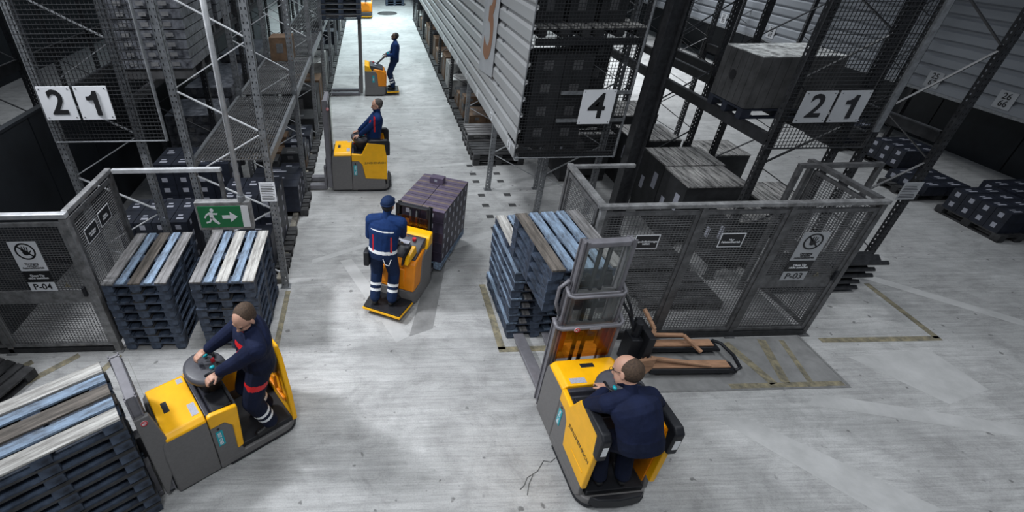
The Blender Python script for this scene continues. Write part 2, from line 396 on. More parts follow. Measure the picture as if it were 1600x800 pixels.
solo('floor_edge_rail', MB().box(5.90, 5.93, 4.02, 4.92, 0, 0.006), 'steel_edge', 'thin steel edge rail running back to the corner of door P-03', 'floor rail')
def crack(pts, label):
    mb = MB()
    for a, b in zip(pts, pts[1:]): mb.prism(strip(a, b, 0.008), 'z', 0.0005, 0.003)
    solo('floor_crack', mb, 'crack', label, 'floor crack')
crack([(1.92, 3.15), (1.85, 3.10), (1.78, 3.12), (1.68, 3.00), (1.55, 2.93), (1.50, 2.85), (1.44, 2.80)], 'dark jagged crack in the concrete left of the front right truck')
crack([(1.62, 2.96), (1.55, 2.86), (1.50, 2.74)], 'short branch crack beside the longer crack in the concrete')
mb = MB(); mb.tube([(1.01 + 0.55 * math.cos(t * 0.3927), 33.0 + 0.55 * math.sin(t * 0.3927), 0.004) for t in range(16)], 0.05, 6, 0, True)
mb.prism([(1.01 + 0.5 * math.cos(t * 0.3927), 33.0 + 0.5 * math.sin(t * 0.3927)) for t in range(16)], 'z', 0.0, 0.008)
solo('manhole_cover', mb, 'pit_dark', 'round dark manhole cover in the far aisle floor', 'manhole cover')
# dark anchor plates in the floor below the cladding
k = 0
for yy in (7.0, 7.45, 7.9, 8.35, 8.8, 9.25, 9.9, 10.3, 10.75):
    for xx in (2.2, 2.75):
        solo('floor_plate', MB().box(xx, xx + 0.14, yy, yy + 0.12, 0, 0.006), 'pit_dark', 'dark square floor plate under the cladding, %s row, %s side' % (ORD[k // 2], 'aisle' if k % 2 == 0 else 'inner'), 'floor plate', 'dark floor plates under the cladding')
        k += 1

# ------------------------------------------------------------------ rack parts
def upright_mesh(h, material, wx=0.10, wy=0.08):
    mb = MB(); t = 0.004; pz = 0.075
    # perforated front face: rails and rungs leave two real columns of holes
    xs = [-wx / 2, -wx * 0.30, -wx * 0.16, wx * 0.16, wx * 0.30, wx / 2]
    for a, b in ((0, 1), (2, 3), (4, 5)): mb.box(xs[a], xs[b], -wy / 2, -wy / 2 + t, 0, h)
    z = 0.0
    while z < h:
        for a, b in ((1, 2), (3, 4)): mb.box(xs[a], xs[b], -wy / 2, -wy / 2 + t, z, z + pz * 0.62)
        z += pz
    for sx in (-1, 1):
        ys = [-wy / 2, -wy * 0.12, wy * 0.12, wy / 2]
        xa, xb = sorted((sx * wx / 2, sx * (wx / 2 - t)))
        for a, b in ((0, 1), (2, 3)): mb.box(xa, xb, ys[a], ys[b], 0, h)
        z = 0.03
        while z < h:
            mb.box(xa, xb, ys[1], ys[2], z, z + pz * 0.6); z += pz
        mb.box(min(sx * wx / 2, sx * (wx / 2 - 0.02)), max(sx * wx / 2, sx * (wx / 2 - 0.02)), wy / 2 - t, wy / 2, 0, h)
    mb.box(-wx * 0.8, wx * 0.8, -wy * 0.8, wy * 0.8, 0, 0.008)
    return mb.mesh('upright', [material])
UP = {}
def upright(h, material):
    if (h, material) not in UP: UP[(h, material)] = upright_mesh(h, material)
    return UP[(h, material)]
def rack_frame(x0, x1, y, h, material, label, group, z0=0.25, step=1.15, name='rack_frame'):
    t = thing(name, label, 'rack frame', ((x0 + x1) / 2, y, 0), 0, group)
    hw = (x1 - x0) / 2
    for s in (-1, 1): link('upright', upright(h, material), t, (s * hw, 0, 0))
    z = z0; s = 1; bm = 'galv_light' if material == 'galv' else 'dark_steel'
    while z < h - 0.2:
        za = min(z + step * 0.5, h)
        mb = MB().bar((s * hw, 0.01, z), (-s * hw, 0.01, za), 0.012, 0.035, up=(0, 1, 0))
        part('brace', mb, bm, t); z = za; s = -s
    return t
def beam(x, y0, y1, z, material, label, group, hgt=0.11, w=0.045):
    mb = MB().box(x - w / 2, x + w / 2, y0, y1, z - hgt, z).box(x - w / 2 - 0.012, x + w / 2 + 0.012, y0, y1, z - 0.02, z - 0.005)
    solo('rack_beam', mb, material, label, 'rack beam', group)
LY = [6.32 + 3.06 * i for i in range(9)]
for i, y in enumerate(LY):
    where = 'nearest the camera' if i == 0 else '%s from the front' % ORD[i]
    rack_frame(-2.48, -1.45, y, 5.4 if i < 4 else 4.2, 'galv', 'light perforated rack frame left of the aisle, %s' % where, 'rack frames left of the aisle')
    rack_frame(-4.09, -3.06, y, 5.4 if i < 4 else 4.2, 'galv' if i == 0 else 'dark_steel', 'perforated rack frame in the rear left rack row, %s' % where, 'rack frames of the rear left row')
# foot guard boards along the aisle, left
for i in range(8):
    y = LY[i]
    solo('guard_board', MB().box(-1.60, -1.50, y + 0.06, y + 3.0, 0.0, 0.10), 'kerb_board', 'low worn guard board at the foot of the left rack, %s bay' % ORD[i], 'guard board', 'guard boards along the left rack')
# mesh decks, left
def grating(x0, x1, y0, y1, z, px, py, bar=0.006, h=0.025):
    mb = MB(); x = x0
    while x <= x1 + 1e-6: mb.box(x - bar / 2, x + bar / 2, y0, y1, z - h, z); x += px
    y = y0
    while y <= y1 + 1e-6: mb.box(x0, x1, y - bar / 2, y + bar / 2, z - 0.008, z + 0.002); y += py
    return mb
for i in range(7):
    y = LY[i]
    o = thing('mesh_deck', 'grey steel grating deck over the left rack, %s bay from the front' % ORD[i], 'deck', (-1.965, y, 2.15), 0, 'grating decks over the left rack')
    part('grating', grating(-0.49, 0.49, 0.08, 3.0, 0, 0.038 if i < 3 else 0.07, 0.11, 0.010), 'wire', o)
    mb = MB().box(0.49, 0.54, 0.05, 3.02, -0.12, 0.01); part('edge_beam', mb, 'galv', o, label='galvanised edge beam')
    mb = MB().box(-0.54, -0.49, 0.05, 3.02, -0.12, 0.01); part('edge_beam', mb, 'galv', o)
    for q in range(4): part('cross_member', MB().box(-0.49, 0.49, 0.5 + q * 0.7, 0.56 + q * 0.7, -0.08, -0.026), 'dark_steel', o)
    beam(-3.06, y + 0.05, y + 3.0, 3.02, 'dark_steel', 'dark beam of the rear left rack row facing the aisle, %s bay' % ORD[i], 'beams of the rear left row')
    beam(-4.09, y + 0.05, y + 3.0, 3.02, 'dark_steel', 'dark outer beam of the rear left rack row, %s bay' % ORD[i], 'beams of the rear left row')

# right of the aisle, under and behind the cladding
RY = [9.58 + 3.04 * i for i in range(8)]
for i, y in enumerate(RY):
    rack_frame(2.45, 3.5, y, 5.2 if i < 3 else 4.2, 'galv' if i < 2 else 'dark_steel', 'perforated rack frame standing under the pale cladding, %s from the front' % ORD[i], 'rack frames under the cladding')
rack_frame(3.2, 4.2, 8.5, 5.4, 'galv', 'perforated rack frame standing behind the mesh panel with the 4', 'rack frames behind the 4 panel')
# right racks
GR = 'dark rack frames on the right'
rack_frame(5.42, 6.38, 6.3, 5.4, 'dark_steel', 'dark perforated rack frame carrying the right 2 and 1 plates', GR)
rack_frame(6.80, 7.88, 6.3, 5.4, 'dark_steel', 'dark perforated rack frame with the paper notice, right of the mesh end panel', GR, z0=0.5, step=1.5)
rack_frame(5.42, 6.30, 9.25, 5.4, 'dark_steel', 'dark rack frame behind the crate on the right rack', GR)
rack_frame(6.76, 7.84, 9.1, 5.4, 'dark_steel', 'dark rack frame right behind the crate, second rack row', GR)
rack_frame(5.42, 6.30, 12.2, 5.4, 'dark_steel', 'dark rack frame of the right rack, third from the front', GR)
rack_frame(6.76, 7.84, 12.1, 5.4, 'dark_steel', 'dark rack frame of the second right row, third from the front', GR)
rack_frame(5.42, 6.30, 15.2, 5.4, 'dark_steel', 'dark rack frame of the right rack, fourth from the front', GR)
GB = 'dark beams of the right rack'
for (x, y0, y1, z, l) in ((5.42, 6.35, 9.2, 2.42, 'front beam under the crate on the right rack'), (5.42, 9.3, 12.15, 2.42, 'front beam behind the crate bay on the right rack'),
                          (6.34, 6.35, 9.2, 2.42, 'rear beam under the crate on the right rack'), (6.34, 9.3, 12.15, 2.42, 'rear beam of the second bay of the right rack'),
                          (6.80, 6.35, 9.05, 2.42, 'near beam of the second right rack row, front bay'), (6.80, 9.15, 12.05, 2.42, 'near beam of the second right rack row, middle bay'),
                          (7.84, 6.35, 9.05, 2.42, 'outer beam of the second right rack row, front bay'), (7.84, 9.15, 12.05, 2.42, 'outer beam of the second right rack row, middle bay'),
                          (5.42, 12.3, 15.15, 2.42, 'front beam of the far bay of the right rack')):
    beam(x, y0, y1, z, 'beam_dark', 'dark ' + l, GB, 0.16, 0.06)
for k in range(4):
    rack_frame(-8.0, -7.0, 7.6 + 2.9 * k, 5.0, 'dark_steel', 'dark rack frame beyond the low black wall on the left, %s from the front' % ORD[k], 'dark frames beyond the black wall')
    beam(-7.0, 7.65 + 2.9 * k, 10.45 + 2.9 * k, 2.6, 'beam_dark', 'dark beam beyond the low black wall on the left, %s bay' % ORD[k], 'dark beams beyond the black wall', 0.2)
# solid H column beside the 4 panel and the pale sheet column
mb = MB().box(-0.12, -0.10, -0.10, 0.10, 0, 5.6).box(0.10, 0.12, -0.10, 0.10, 0, 5.6).box(-0.10, 0.10, -0.012, 0.012, 0, 5.6).box(-0.17, 0.17, -0.15, 0.15, 0, 0.02)
o = link('steel_column', mb.mesh('steel_column', ['dark_steel']), None, (4.36, 7.7, 0)); tag(o, 'thick dark steel H column right beside the mesh panel with the 4', 'column')
mb = MB().box(6.70, 6.78, 6.20, 6.24, 2.48, 5.5); solo('cover_strip', mb, 'galv', 'pale flat cover strip on the dark rack frame right of the mesh end panel', 'cover strip')
# guard rails stacked
for k in range(5):
    yb = 5.95; z = 0.04 + k * 0.115; mb = MB()
    prof = []
    for q in range(9):
        a = q / 8; prof.append((yb - 0.13 + 0.34 * a, z + 0.055 + 0.03 * math.sin(a * 4 * math.pi)))
    prof += [(p, r - 0.02) for p, r in prof[::-1]]
    mb.prism(prof, 'x', 6.1, 7.72 - 0.09 * (k % 2) - (4 - k) * 0.06)
    solo('guard_rail', mb, 'dark_steel', 'dark ribbed guard rail in the stack right behind door P-03, %s from the floor' % ORD[k], 'guard rail', 'stacked guard rails')

# ------------------------------------------------------------------ wire mesh and cages
def wires(mb, x0, x1, z0, z1, px, pz, r=0.0025, y=0.0):
    n = int(round((x1 - x0) / px)); 
    for i in range(n + 1):
        x = x0 + (x1 - x0) * i / n; mb.box(x - r, x + r, y - r, y + r, z0, z1)
    n = int(round((z1 - z0) / pz))
    for i in range(n + 1):
        z = z0 + (z1 - z0) * i / n; mb.box(x0, x1, y - r * 3, y - r, z - r, z + r)
    return mb
def fence_panel(w_, label, loc, rotz, group, mid=True, name='mesh_fence_panel', cat='mesh panel', steel='cage_steel', h=2.03, wm='wire', r=0.003):
    t = thing(name, label, cat, loc, rotz, group); f = 0.05
    mb = MB().box(0, w_, -0.02, 0.02, 0.10, 0.10 + f).box(0, w_, -0.02, 0.02, h - f, h).box(0, f, -0.02, 0.02, 0.10 + f, h - f).box(w_ - f, w_, -0.02, 0.02, 0.10 + f, h - f)
    if mid: mb.box(f, w_ - f, -0.015, 0.015, 0.85, 1.05)
    part('panel_frame', mb, steel, t, bevel=0.004)
    zs = ((0.15, 0.85), (1.05, h - f)) if mid else ((0.15, h - f),)
    for a, b in zs: part('wire_mesh', wires(MB(), f, w_ - f, a, b, 0.042, 0.032, r, 0.0), wm, t)
    return t
def hand_sign(t, x, z, code, y=-0.024, pale='signwhite'):
    # tilted prohibition notice, black band and number plate
    s = part('warning_sign', MB().box(x - 0.165, x + 0.165, y, y + 0.004, z - 0.21, z + 0.21), pale, t)
    N = 28; rr = 0.118; cz = z + 0.075
    mb = MB(); vo = []; 
    for i in range(N):
        a0, a1 = 2 * math.pi * i / N, 2 * math.pi * (i + 1) / N
        mb.prism([(x + rr * math.cos(a0), cz + rr * math.sin(a0)), (x + rr * math.cos(a1), cz + rr * math.sin(a1)), (x + (rr - .02) * math.cos(a1), cz + (rr - .02) * math.sin(a1)), (x + (rr - .02) * math.cos(a0), cz + (rr - .02) * math.sin(a0))], 'y', y - 0.003, y - 0.001)
    mb.bar((x - 0.078, y - 0.002, cz + 0.078), (x + 0.078, y - 0.002, cz - 0.078), 0.002, 0.02, up=(1, 0, 1))
    mb.ball((x, y - 0.002, cz - 0.02), (0.038, 0.0015, 0.036))
    for k, (dx, L) in enumerate(((-0.032, .058), (-0.014, .07), (0.006, .07), (0.026, .06))):
        mb.bar((x + dx, y - 0.002, cz), (x + dx * 1.5, y - 0.002, cz + L), 0.002, 0.013, up=(1, 0, 0))
    mb.bar((x + 0.03, y - 0.002, cz - 0.03), (x + 0.07, y - 0.002, cz + 0.01), 0.002, 0.013, up=(1, 0, 0))
    part('prohibition_symbol', mb, 'ink', s)
    text('Durchgang\nverboten\nAutomatikbetrieb', 0.036, 'ink', s, (x, y - 0.002, z - 0.135), (1, 0, 0), (0, 0, 1), 0.001)
    b = part('black_notice', MB().box(x - 0.16, x + 0.16, y, y + 0.004, z - 0.375, z - 0.22), 'ink', t)
    text('Diese Tür\nnicht zustellen', 0.042, 'signwhite', b, (x, y - 0.002, z - 0.30), (1, 0, 0), (0, 0, 1), 0.001)
    c = part('number_plate', MB().box(x - 0.16, x + 0.16, y, y + 0.004, z - 0.52, z - 0.385), pale, t)
    text(code, 0.125, 'ink', c, (x, y - 0.002, z - 0.455), (1, 0, 0), (0, 0, 1), 0.002)
    wmb = MB().prism([(x + 0.26, z - 0.47), (x + 0.34, z - 0.47), (x + 0.30, z - 0.40)], 'y', y, y + 0.003)
    ws = part('hazard_triangle', wmb, 'line_yellow', t)
    text('!', 0.05, 'ink', ws, (x + 0.30, y - 0.002, z - 0.447), (1, 0, 0), (0, 0, 1), 0.001)
def small_notice(t, x, z, s, y=-0.024):
    b = part('notice', MB().box(x - 0.15, x + 0.15, y, y + 0.004, z - 0.10, z + 0.10, 0).box(x - 0.138, x + 0.138, y - 0.001, y, z - 0.088, z + 0.088, 1), ['signwhite', 'ink'], t)
    text(s, 0.038, 'signwhite', b, (x, y - 0.003, z - 0.01), (1, 0, 0), (0, 0, 1), 0.001)
def post(x, y, label, steel='cage_steel', h=2.08, wd=0.06):
    mb = MB().box(x - wd / 2, x + wd / 2, y - wd / 2, y + wd / 2, 0, h).box(x - 0.07, x + 0.07, y - 0.07, y + 0.07, 0, 0.01)
    solo('fence_post', mb, steel, label, 'fence post', 'fence posts')
# right cage, front at y = 4.97
GC = 'mesh panels of the right cage'
fy = 4.97
xs = [2.66, 3.86, 4.93, 6.0]
t = fence_panel(1.14, 'mesh panel of the right cage, left of the three front panels, with a black notice', (xs[0] + 0.03, fy, 0), 0, GC, mid=False)
small_notice(t, 0.60, 1.62, 'Stapelschutzwagen\nhalten')
t = fence_panel(1.01, 'mesh panel of the right cage with a black notice, middle of the three front panels', (xs[1] + 0.03, fy, 0), 0, GC, mid=False)
small_notice(t, 0.45, 1.62, 'Nur\nPalettenbetrieb')
t = fence_panel(1.01, 'mesh door of the right cage with warning sign and plate P-03', (xs[2] + 0.03, fy, 0), 0, GC, name='mesh_door', cat='mesh door')
hand_sign(t, 0.42, 1.50, 'P-03', pale='signgrey')
part('door_lock', MB().box(0.93, 0.97, -0.06, -0.02, 0.98, 1.12), 'black_plastic', t, bevel=0.006)
for k, x in enumerate(xs): post(x, fy, 'square steel post of the right cage front, %s from the left' % ORD[k], 'cage_steel' if k else 'cage_steel_worn')
t = fence_panel(1.0, 'side mesh panel of the right cage along the pallet stack, with a white framed notice', (2.66, fy + 1.1, 0), R(-90), GC, mid=False)
small_notice(t, 0.62, 1.62, 'Halt')
post(2.66, 6.12, 'rear square post of the right cage next to the rack')
mb = MB().box(2.60, 6.05, 4.93, 5.01, 2.08, 2.13); solo('cage_top_rail', mb, 'cage_steel_worn', 'worn steel rail on top of the right cage front', 'rail', bevel=0.008)
mb = MB().box(2.62, 2.70, 5.02, 6.15, 2.08, 2.13); solo('cage_top_rail', mb, 'cage_steel_worn', 'worn steel rail on top of the left side of the right cage', 'rail', bevel=0.008)
mb = MB().box(2.71, 3.55, 6.10, 6.16, 2.06, 2.11); solo('cage_top_rail', mb, 'cage_steel_worn', 'short steel rail at the rear left top corner of the right cage', 'rail', bevel=0.008)
mb = MB().box(2.72, 5.98, 4.93, 5.01, 0.0, 0.09); solo('cage_sill', mb, 'dark_steel', 'dark steel sill beam on the floor below the right cage front', 'sill')
# right return of the cage: mesh side going back, gate frame behind
t = fence_panel(1.0, 'mesh side panel of the right cage going back from door P-03', (6.0, 5.02, 0), R(90), GC, mid=True)
post(6.0, 6.1, 'rear right square post of the right cage')
mb = MB().box(5.96, 6.04, 5.03, 6.16, 2.08, 2.13); solo('cage_top_rail', mb, 'cage_steel', 'steel rail on top of the right side of the right cage', 'rail')
t = thing('open_steel_frame', 'open square steel frame standing behind door P-03', 'frame', (5.72, 6.0, 0))
part('frame_tube', MB().box(0, 1.16, -0.03, 0.03, 2.07, 2.13).box(0, 0.06, -0.03, 0.03, 0, 2.07).box(1.10, 1.16, -0.03, 0.03, 0, 2.07), 'cage_steel', t, bevel=0.004)
# left cage with gate P-04, front at y = 4.99
GL = 'mesh panels of the left cage'
t = fence_panel(1.34, 'mesh gate of the left cage with warning sign and plate P-04', (-4.93, 4.99, 0), 0, GL, name='mesh_door', cat='mesh door', steel='cage_steel_worn')
hand_sign(t, 0.80, 1.58, 'P-04')
part('door_lock', MB().box(1.27, 1.31, -0.06, -0.02, 0.98, 1.12), 'black_plastic', t, bevel=0.006)
t = fence_panel(1.4, 'mesh panel of the left cage left of gate P-04', (-6.40, 4.99, 0), 0, GL, steel='cage_steel_worn')
post(-4.97, 4.99, 'square post between the two front panels of the left cage', 'cage_steel_worn')
post(-3.54, 4.99, 'corner post of the left cage beside gate P-04', 'cage_steel_worn', wd=0.08)
t = fence_panel(1.08, 'side mesh panel of the left cage with two black notices', (-3.54, 5.06, 0), R(90), GL, mid=False, steel='cage_steel')
small_notice(t, 0.29, 1.68, 'Durchgang\nverboten'); small_notice(t, 0.66, 1.70, 'Palette\nfehlerfrei')
post(-3.54, 6.18, 'rear post of the left cage side', 'cage_steel')
mb = MB().box(-6.4, -3.49, 4.95, 5.03, 2.09, 2.15); solo('cage_top_rail', mb, 'galv_light', 'pale steel rail on top of the left cage front', 'rail', bevel=0.008)
mb = MB().box(-3.58, -3.50, 5.04, 6.20, 2.09, 2.15); solo('cage_top_rail', mb, 'cage_steel_worn', 'steel rail on top of the side of the left cage', 'rail', bevel=0.008)
mb = MB().box(-3.49, -2.05, 6.15, 6.21, 2.08, 2.14); solo('cage_top_rail', mb, 'galv_light', 'pale steel rail running from the left cage to the rack above the pallet stacks', 'rail', bevel=0.008)
mb = MB().bar((-2.08, 6.18, 2.08), (-2.08, 6.18, 0), 0.05, 0.05); solo('fence_post', mb, 'cage_steel', 'square post below the end of the pale rail behind the pallet stacks', 'fence post', 'fence posts')
mb = MB().box(-6.4, -3.6, 4.96, 5.02, 0.0, 0.08); solo('cage_sill', mb, 'dark_steel', 'dark steel sill on the floor below gate P-04', 'sill')
# mesh end panels with number plates
def end_panel(x0, x1, y, z0, z1, label, wm, steel, px=0.05):
    t = thing('mesh_end_panel', label, 'mesh panel', ((x0 + x1) / 2, y, z0), 0, 'mesh end panels of the racks'); hw = (x1 - x0) / 2
    part('wire_mesh', wires(MB(), -hw, hw, 0, z1 - z0, px, px, 0.0035), wm, t)
    part('edge_tube', MB().tube([(hw, 0, 0), (hw, 0, z1 - z0)], 0.022, 8).tube([(-hw, 0, 0), (hw, 0, 0)], 0.012, 6).tube([(-hw, 0, 0), (-hw, 0, z1 - z0)], 0.012, 6), steel, t)
    return t
end_panel(-4.1, -2.68, 6.24, 2.5, 5.4, 'wire mesh end panel on the left rack behind the 2 and 1 plates', 'wire_dark', 'galv')
end_panel(2.36, 4.06, 7.74, 1.52, 5.4, 'dark wire mesh end panel behind the plate with the 4', 'wire_dark', 'galv')
end_panel(5.36, 6.72, 6.24, 2.25, 5.4, 'dark wire mesh end panel on the right rack behind the 2 and 1 plates', 'wire_dark', 'dark_steel')
mb = MB().box(2.95, 4.06, 7.70, 7.73, 2.58, 2.63).box(2.95, 4.06, 7.70, 7.73, 2.14, 2.19); solo('sign_rail', mb, 'galv', 'two thin horizontal rails holding the plate with the 4', 'rail')
def plate(x0, x1, y, z0, z1, s, label, base='signwhite', group=None):
    t = thing('number_sign', label, 'sign', ((x0 + x1) / 2, y, z0), 0, group)
    part('plate', MB().box(-(x1 - x0) / 2, (x1 - x0) / 2, -0.006, 0.006, 0, z1 - z0), base, t)
    mb = MB()
    for sx in (-1, 1):
        for zz in (0.03, z1 - z0 - 0.03): mb.box(sx * ((x1 - x0) / 2 - 0.03) - 0.006, sx * ((x1 - x0) / 2 - 0.03) + 0.006, -0.009, -0.006, zz - 0.006, zz + 0.006)
    part('screw', mb, 'ink', t)
    if s == '1':
        q = (z1 - z0) / 0.41
        part('numeral', MB().prism([(a_ * q, b_ * q) for a_, b_ in ((0.005, 0.055), (0.062, 0.055), (0.062, 0.355), (0.018, 0.355), (0.0, 0.315), (-0.035, 0.292), (-0.075, 0.288), (-0.075, 0.245), (0.005, 0.245))], 'y', -0.018, -0.006), 'ink', t); return
    text(s, (z1 - z0) * 1.02, 'ink', t, (0, -0.009, (z1 - z0) / 2), (1, 0, 0), (0, 0, 1), 0.009, name='numeral')
GN = 'rack number plates'
plate(-4.06, -3.66, 6.19, 2.81, 3.22, '2', 'black 2, left plate of the pair on the left rack', group=GN)
plate(-3.62, -3.22, 6.19, 2.81, 3.22, '1', 'black 1, right plate of the pair on the left rack', group=GN)
plate(3.28, 3.80, 7.67, 2.12, 2.66, '4', 'light plate with a black 4 on the dark mesh panel', group=GN)
plate(5.52, 5.93, 6.19, 2.63, 3.04, '2', 'grey plate reading 2, left of the pair on the right rack', 'signgrey', GN)
plate(5.97, 6.38, 6.19, 2.63, 3.04, '1', 'grey plate reading 1, right of the pair on the right rack', 'signgrey', GN)
# tall 3 banner on the cladding
t = thing('aisle_number_banner', 'tall pale banner with a brown 3 fixed to the cladding along the aisle', 'sign', (2.355, 10.50, 2.16))
part('banner', MB().prism([(-0.55, 0.10), (0.75, -0.05), (0.75, 2.9), (-0.55, 2.9)], 'x', -0.003, 0.003), 'signgrey', t)
text('3', 2.3, 'brown_ink', t, (-0.008, 0.08, 1.02), (0, -1, 0), (0, 0, 1), 0.03, sx=0.85, name='numeral')
# bay labels along the bottoms of the cladding
for k in range(12):
    y = 8.15 + k * 1.52
    t = thing('bay_label', 'small pale label on the aisle cladding foot, %s from the front' % ORD[k], 'label', (2.365, y, 1.52), 0, 'bay labels on the aisle cladding')
    part('plate', MB().box(-0.003, 0.003, -0.1, 0.1, 0, 0.13), 'signwhite', t)
    if k < 4: text('%d\n%d' % (25 + k, 67 + k), 0.065, 'ink', t, (-0.006, 0, 0.065), (0, -1, 0), (0, 0, 1))
for (y, s, lab) in ((9.75, '26\n66', 'reading 26 over 66, rightmost'), (11.3, '25\n67', 'reading 25 over 67, second from the right'), (14.9, '23\n68', 'left of the crate, nearer one'), (16.9, '22\n69', 'left of the crate, farther one'), (19.5, '21\n70', 'farthest one in view')):
    t = thing('bay_label', 'small bay label on the right back cladding, %s' % lab, 'label', (12.94, y, 1.56), 0, 'bay labels on the right cladding')
    part('plate', MB().box(-0.003, 0.003, -0.17, 0.17, 0, 0.34), 'signgrey', t)
    text(s, 0.17, 'ink', t, (-0.006, 0, 0.17), (0, -1, 0), (0, 0, 1), 0.003)
# paper notices
def paper(x0, x1, y, z0, z1, label, m_='signwhite'):
    t = thing('paper_notice', label, 'notice', ((x0 + x1) / 2, y, z0), 0, 'paper notices on the uprights')
    part('sheet', MB().box(-(x1 - x0) / 2, (x1 - x0) / 2, -0.002, 0.002, 0, z1 - z0), m_, t)
    mb = MB(); z = 0.03
    while z < z1 - z0 - 0.03: mb.box(-(x1 - x0) * .42, (x1 - x0) * (.42 - 0.2 * random.random()), -0.0035, -0.002, z, z + 0.008); z += 0.025
    part('printed_lines', mb, 'carton_dark', t)
paper(-1.60, -1.38, 6.26, 1.57, 1.87, 'white paper notice on the nearest left rack upright')
paper(7.66, 7.94, 6.24, 1.42, 1.70, 'grey paper notice on the far right rack upright', 'signgrey')
# emergency exit sign on its hanger pole
t = thing('exit_sign', 'green and white emergency exit sign above the left pallet stacks', 'sign', (-1.70, 4.95, 1.95))
part('housing', MB().box(-0.31, 0.31, -0.04, 0.05, -0.02, 0.34), 'cage_steel_worn', t, bevel=0.012)
g = part('green_panel', MB().box(-0.28, 0.20, -0.046, -0.040, 0.02, 0.29, 0).box(0.20, 0.28, -0.046, -0.040, 0.02, 0.29, 1), ['green', 'signwhite'], t)
mb = MB()
def pp(poly): mb.prism(poly, 'y', -0.050, -0.047)
pp([(-0.02, 0.135), (0.07, 0.135), (0.07, 0.09), (0.15, 0.155), (0.07, 0.22), (0.07, 0.175), (-0.02, 0.175)])
mb.ball((-0.125, -0.0485, 0.245), (0.022, 0.001, 0.022))
pp([(-0.165, 0.215), (-0.12, 0.222), (-0.115, 0.15), (-0.155, 0.14)])
pp([(-0.155, 0.15), (-0.115, 0.15), (-0.085, 0.105), (-0.055, 0.075), (-0.075, 0.06), (-0.115, 0.09)])
pp([(-0.155, 0.15), (-0.13, 0.14), (-0.165, 0.085), (-0.21, 0.075), (-0.21, 0.095), (-0.175, 0.10)])
pp([(-0.125, 0.21), (-0.115, 0.19), (-0.075, 0.185), (-0.065, 0.205), (-0.085, 0.205)])
pp([(-0.165, 0.215), (-0.155, 0.195), (-0.19, 0.175), (-0.21, 0.14), (-0.225, 0.15), (-0.20, 0.19)])
part('running_man_and_arrow', mb, 'signwhite', g)
part('hanger_pole', MB().tube([(0.215, 0.0, 0.34), (0.215, 0.0, 3.6)], 0.028, 10), 'galv_light', t, smooth=True)
part('pole_clamp', MB().tube([(0.215, 0.0, 0.33), (0.215, 0.0, 0.40)], 0.045, 10), 'galv', t)

# ------------------------------------------------------------------ pallets
WD = ['wood_blue', 'wood_grey', 'wood_pale', 'wood_brown', 'wood_navy', 'wood_dark']
PC = {}
def pm(kind, material):
    k = (kind, material)
    if k in PC: return PC[k]
    mb = MB()
    if kind == 'wide': mb.box(-0.0725, 0.0725, -0.6, 0.6, 0, 0.022)
    elif kind == 'narrow': mb.box(-0.05, 0.05, -0.6, 0.6, 0, 0.022)
    elif kind == 'cross': mb.box(-0.4, 0.4, -0.0725, 0.0725, 0, 0.022)
    elif kind == 'block': mb.box(-0.065, 0.065, -0.0725, 0.0725, 0, 0.078)
    elif kind == 'base': mb.box(-0.05, 0.05, -0.6, 0.6, 0, 0.022)
    PC[k] = mb.mesh(kind, [material]); return PC[k]
BX = (-0.3275, -0.17, 0.0, 0.17, 0.3275)
def pallet(loc, rotz, label, group, tops, body='wood_navy'):
    t = thing('wooden_pallet', label, 'pallet', loc, rotz, group)
    for i, x in enumerate(BX):
        link('deck_board', pm('wide' if i in (0, 2, 4) else 'narrow', tops[i % len(tops)]), t, (x, 0, 0.122))
    for y in (-0.5275, 0, 0.5275): link('stringer_board', pm('cross', body), t, (0, y, 0.100))
    for x in (-0.335, 0, 0.335):
        for y in (-0.5275, 0, 0.5275): link('block', pm('block', body), t, (x, y, 0.022))
        link('base_board', pm('base', body), t, (x, 0, 0))
    return t
FP = {}
def flat_pallet(loc, rotz, label, group, top='wood_dark', body='wood_dark', sx=1.0, sy=1.0):
    if (top, body) not in FP:
        mb = MB()
        for i, x in enumerate(BX):
            hw = 0.0725 if i in (0, 2, 4) else 0.05; mb.box(x - hw, x + hw, -0.6, 0.6, 0.122, 0.144, 0)
        for y in (-0.5275, 0, 0.5275): mb.box(-0.4, 0.4, y - 0.0725, y + 0.0725, 0.1, 0.122, 1)
        for x in (-0.335, 0, 0.335):
            mb.box(x - 0.05, x + 0.05, -0.6, 0.6, 0, 0.022, 1)
            for y in (-0.5275, 0, 0.5275): mb.box(x - 0.065, x + 0.065, y - 0.0725, y + 0.0725, 0.022, 0.1, 1)
        FP[(top, body)] = mb.mesh('wooden_pallet', [top, body])
    o = link('wooden_pallet', FP[(top, body)], None, loc, rotz); o.scale = (sx, sy, 1)
    return tag(o, label, 'pallet', group)
def stack(cx, cy, rotz, n, where, group, tops, z0=0.0, body='wood_navy', jit=0.012, mids=None):
    for k in range(n):
        top = k == n - 1
        pos = 'topmost' if top else ('bottom one' if k == 0 else '%s from the floor up' % ORD[k])
        c = tops if top else (mids or ['wood_navy', 'wood_navy', 'wood_dark'])
        pallet((cx + random.uniform(-jit, jit), cy + random.uniform(-jit, jit), z0 + 0.144 * k), rotz + random.uniform(-0.012, 0.012), 'blue wooden pallet %s, %s' % (where, pos), group, c, body if k % 3 else 'wood_navy')
stack(-3.02, 5.56, 0, 8, 'in the stack next to gate P-04', 'pallets stacked beside gate P-04', ['wood_grey', 'wood_blue', 'wood_brown', 'wood_blue', 'wood_grey'], jit=0.015)
stack(-1.94, 5.56, 0, 8, 'in the stack behind the front left driver', 'pallets stacked behind the front left driver', ['wood_grey', 'wood_blue', 'wood_pale', 'wood_blue', 'wood_pale'], jit=0.015)
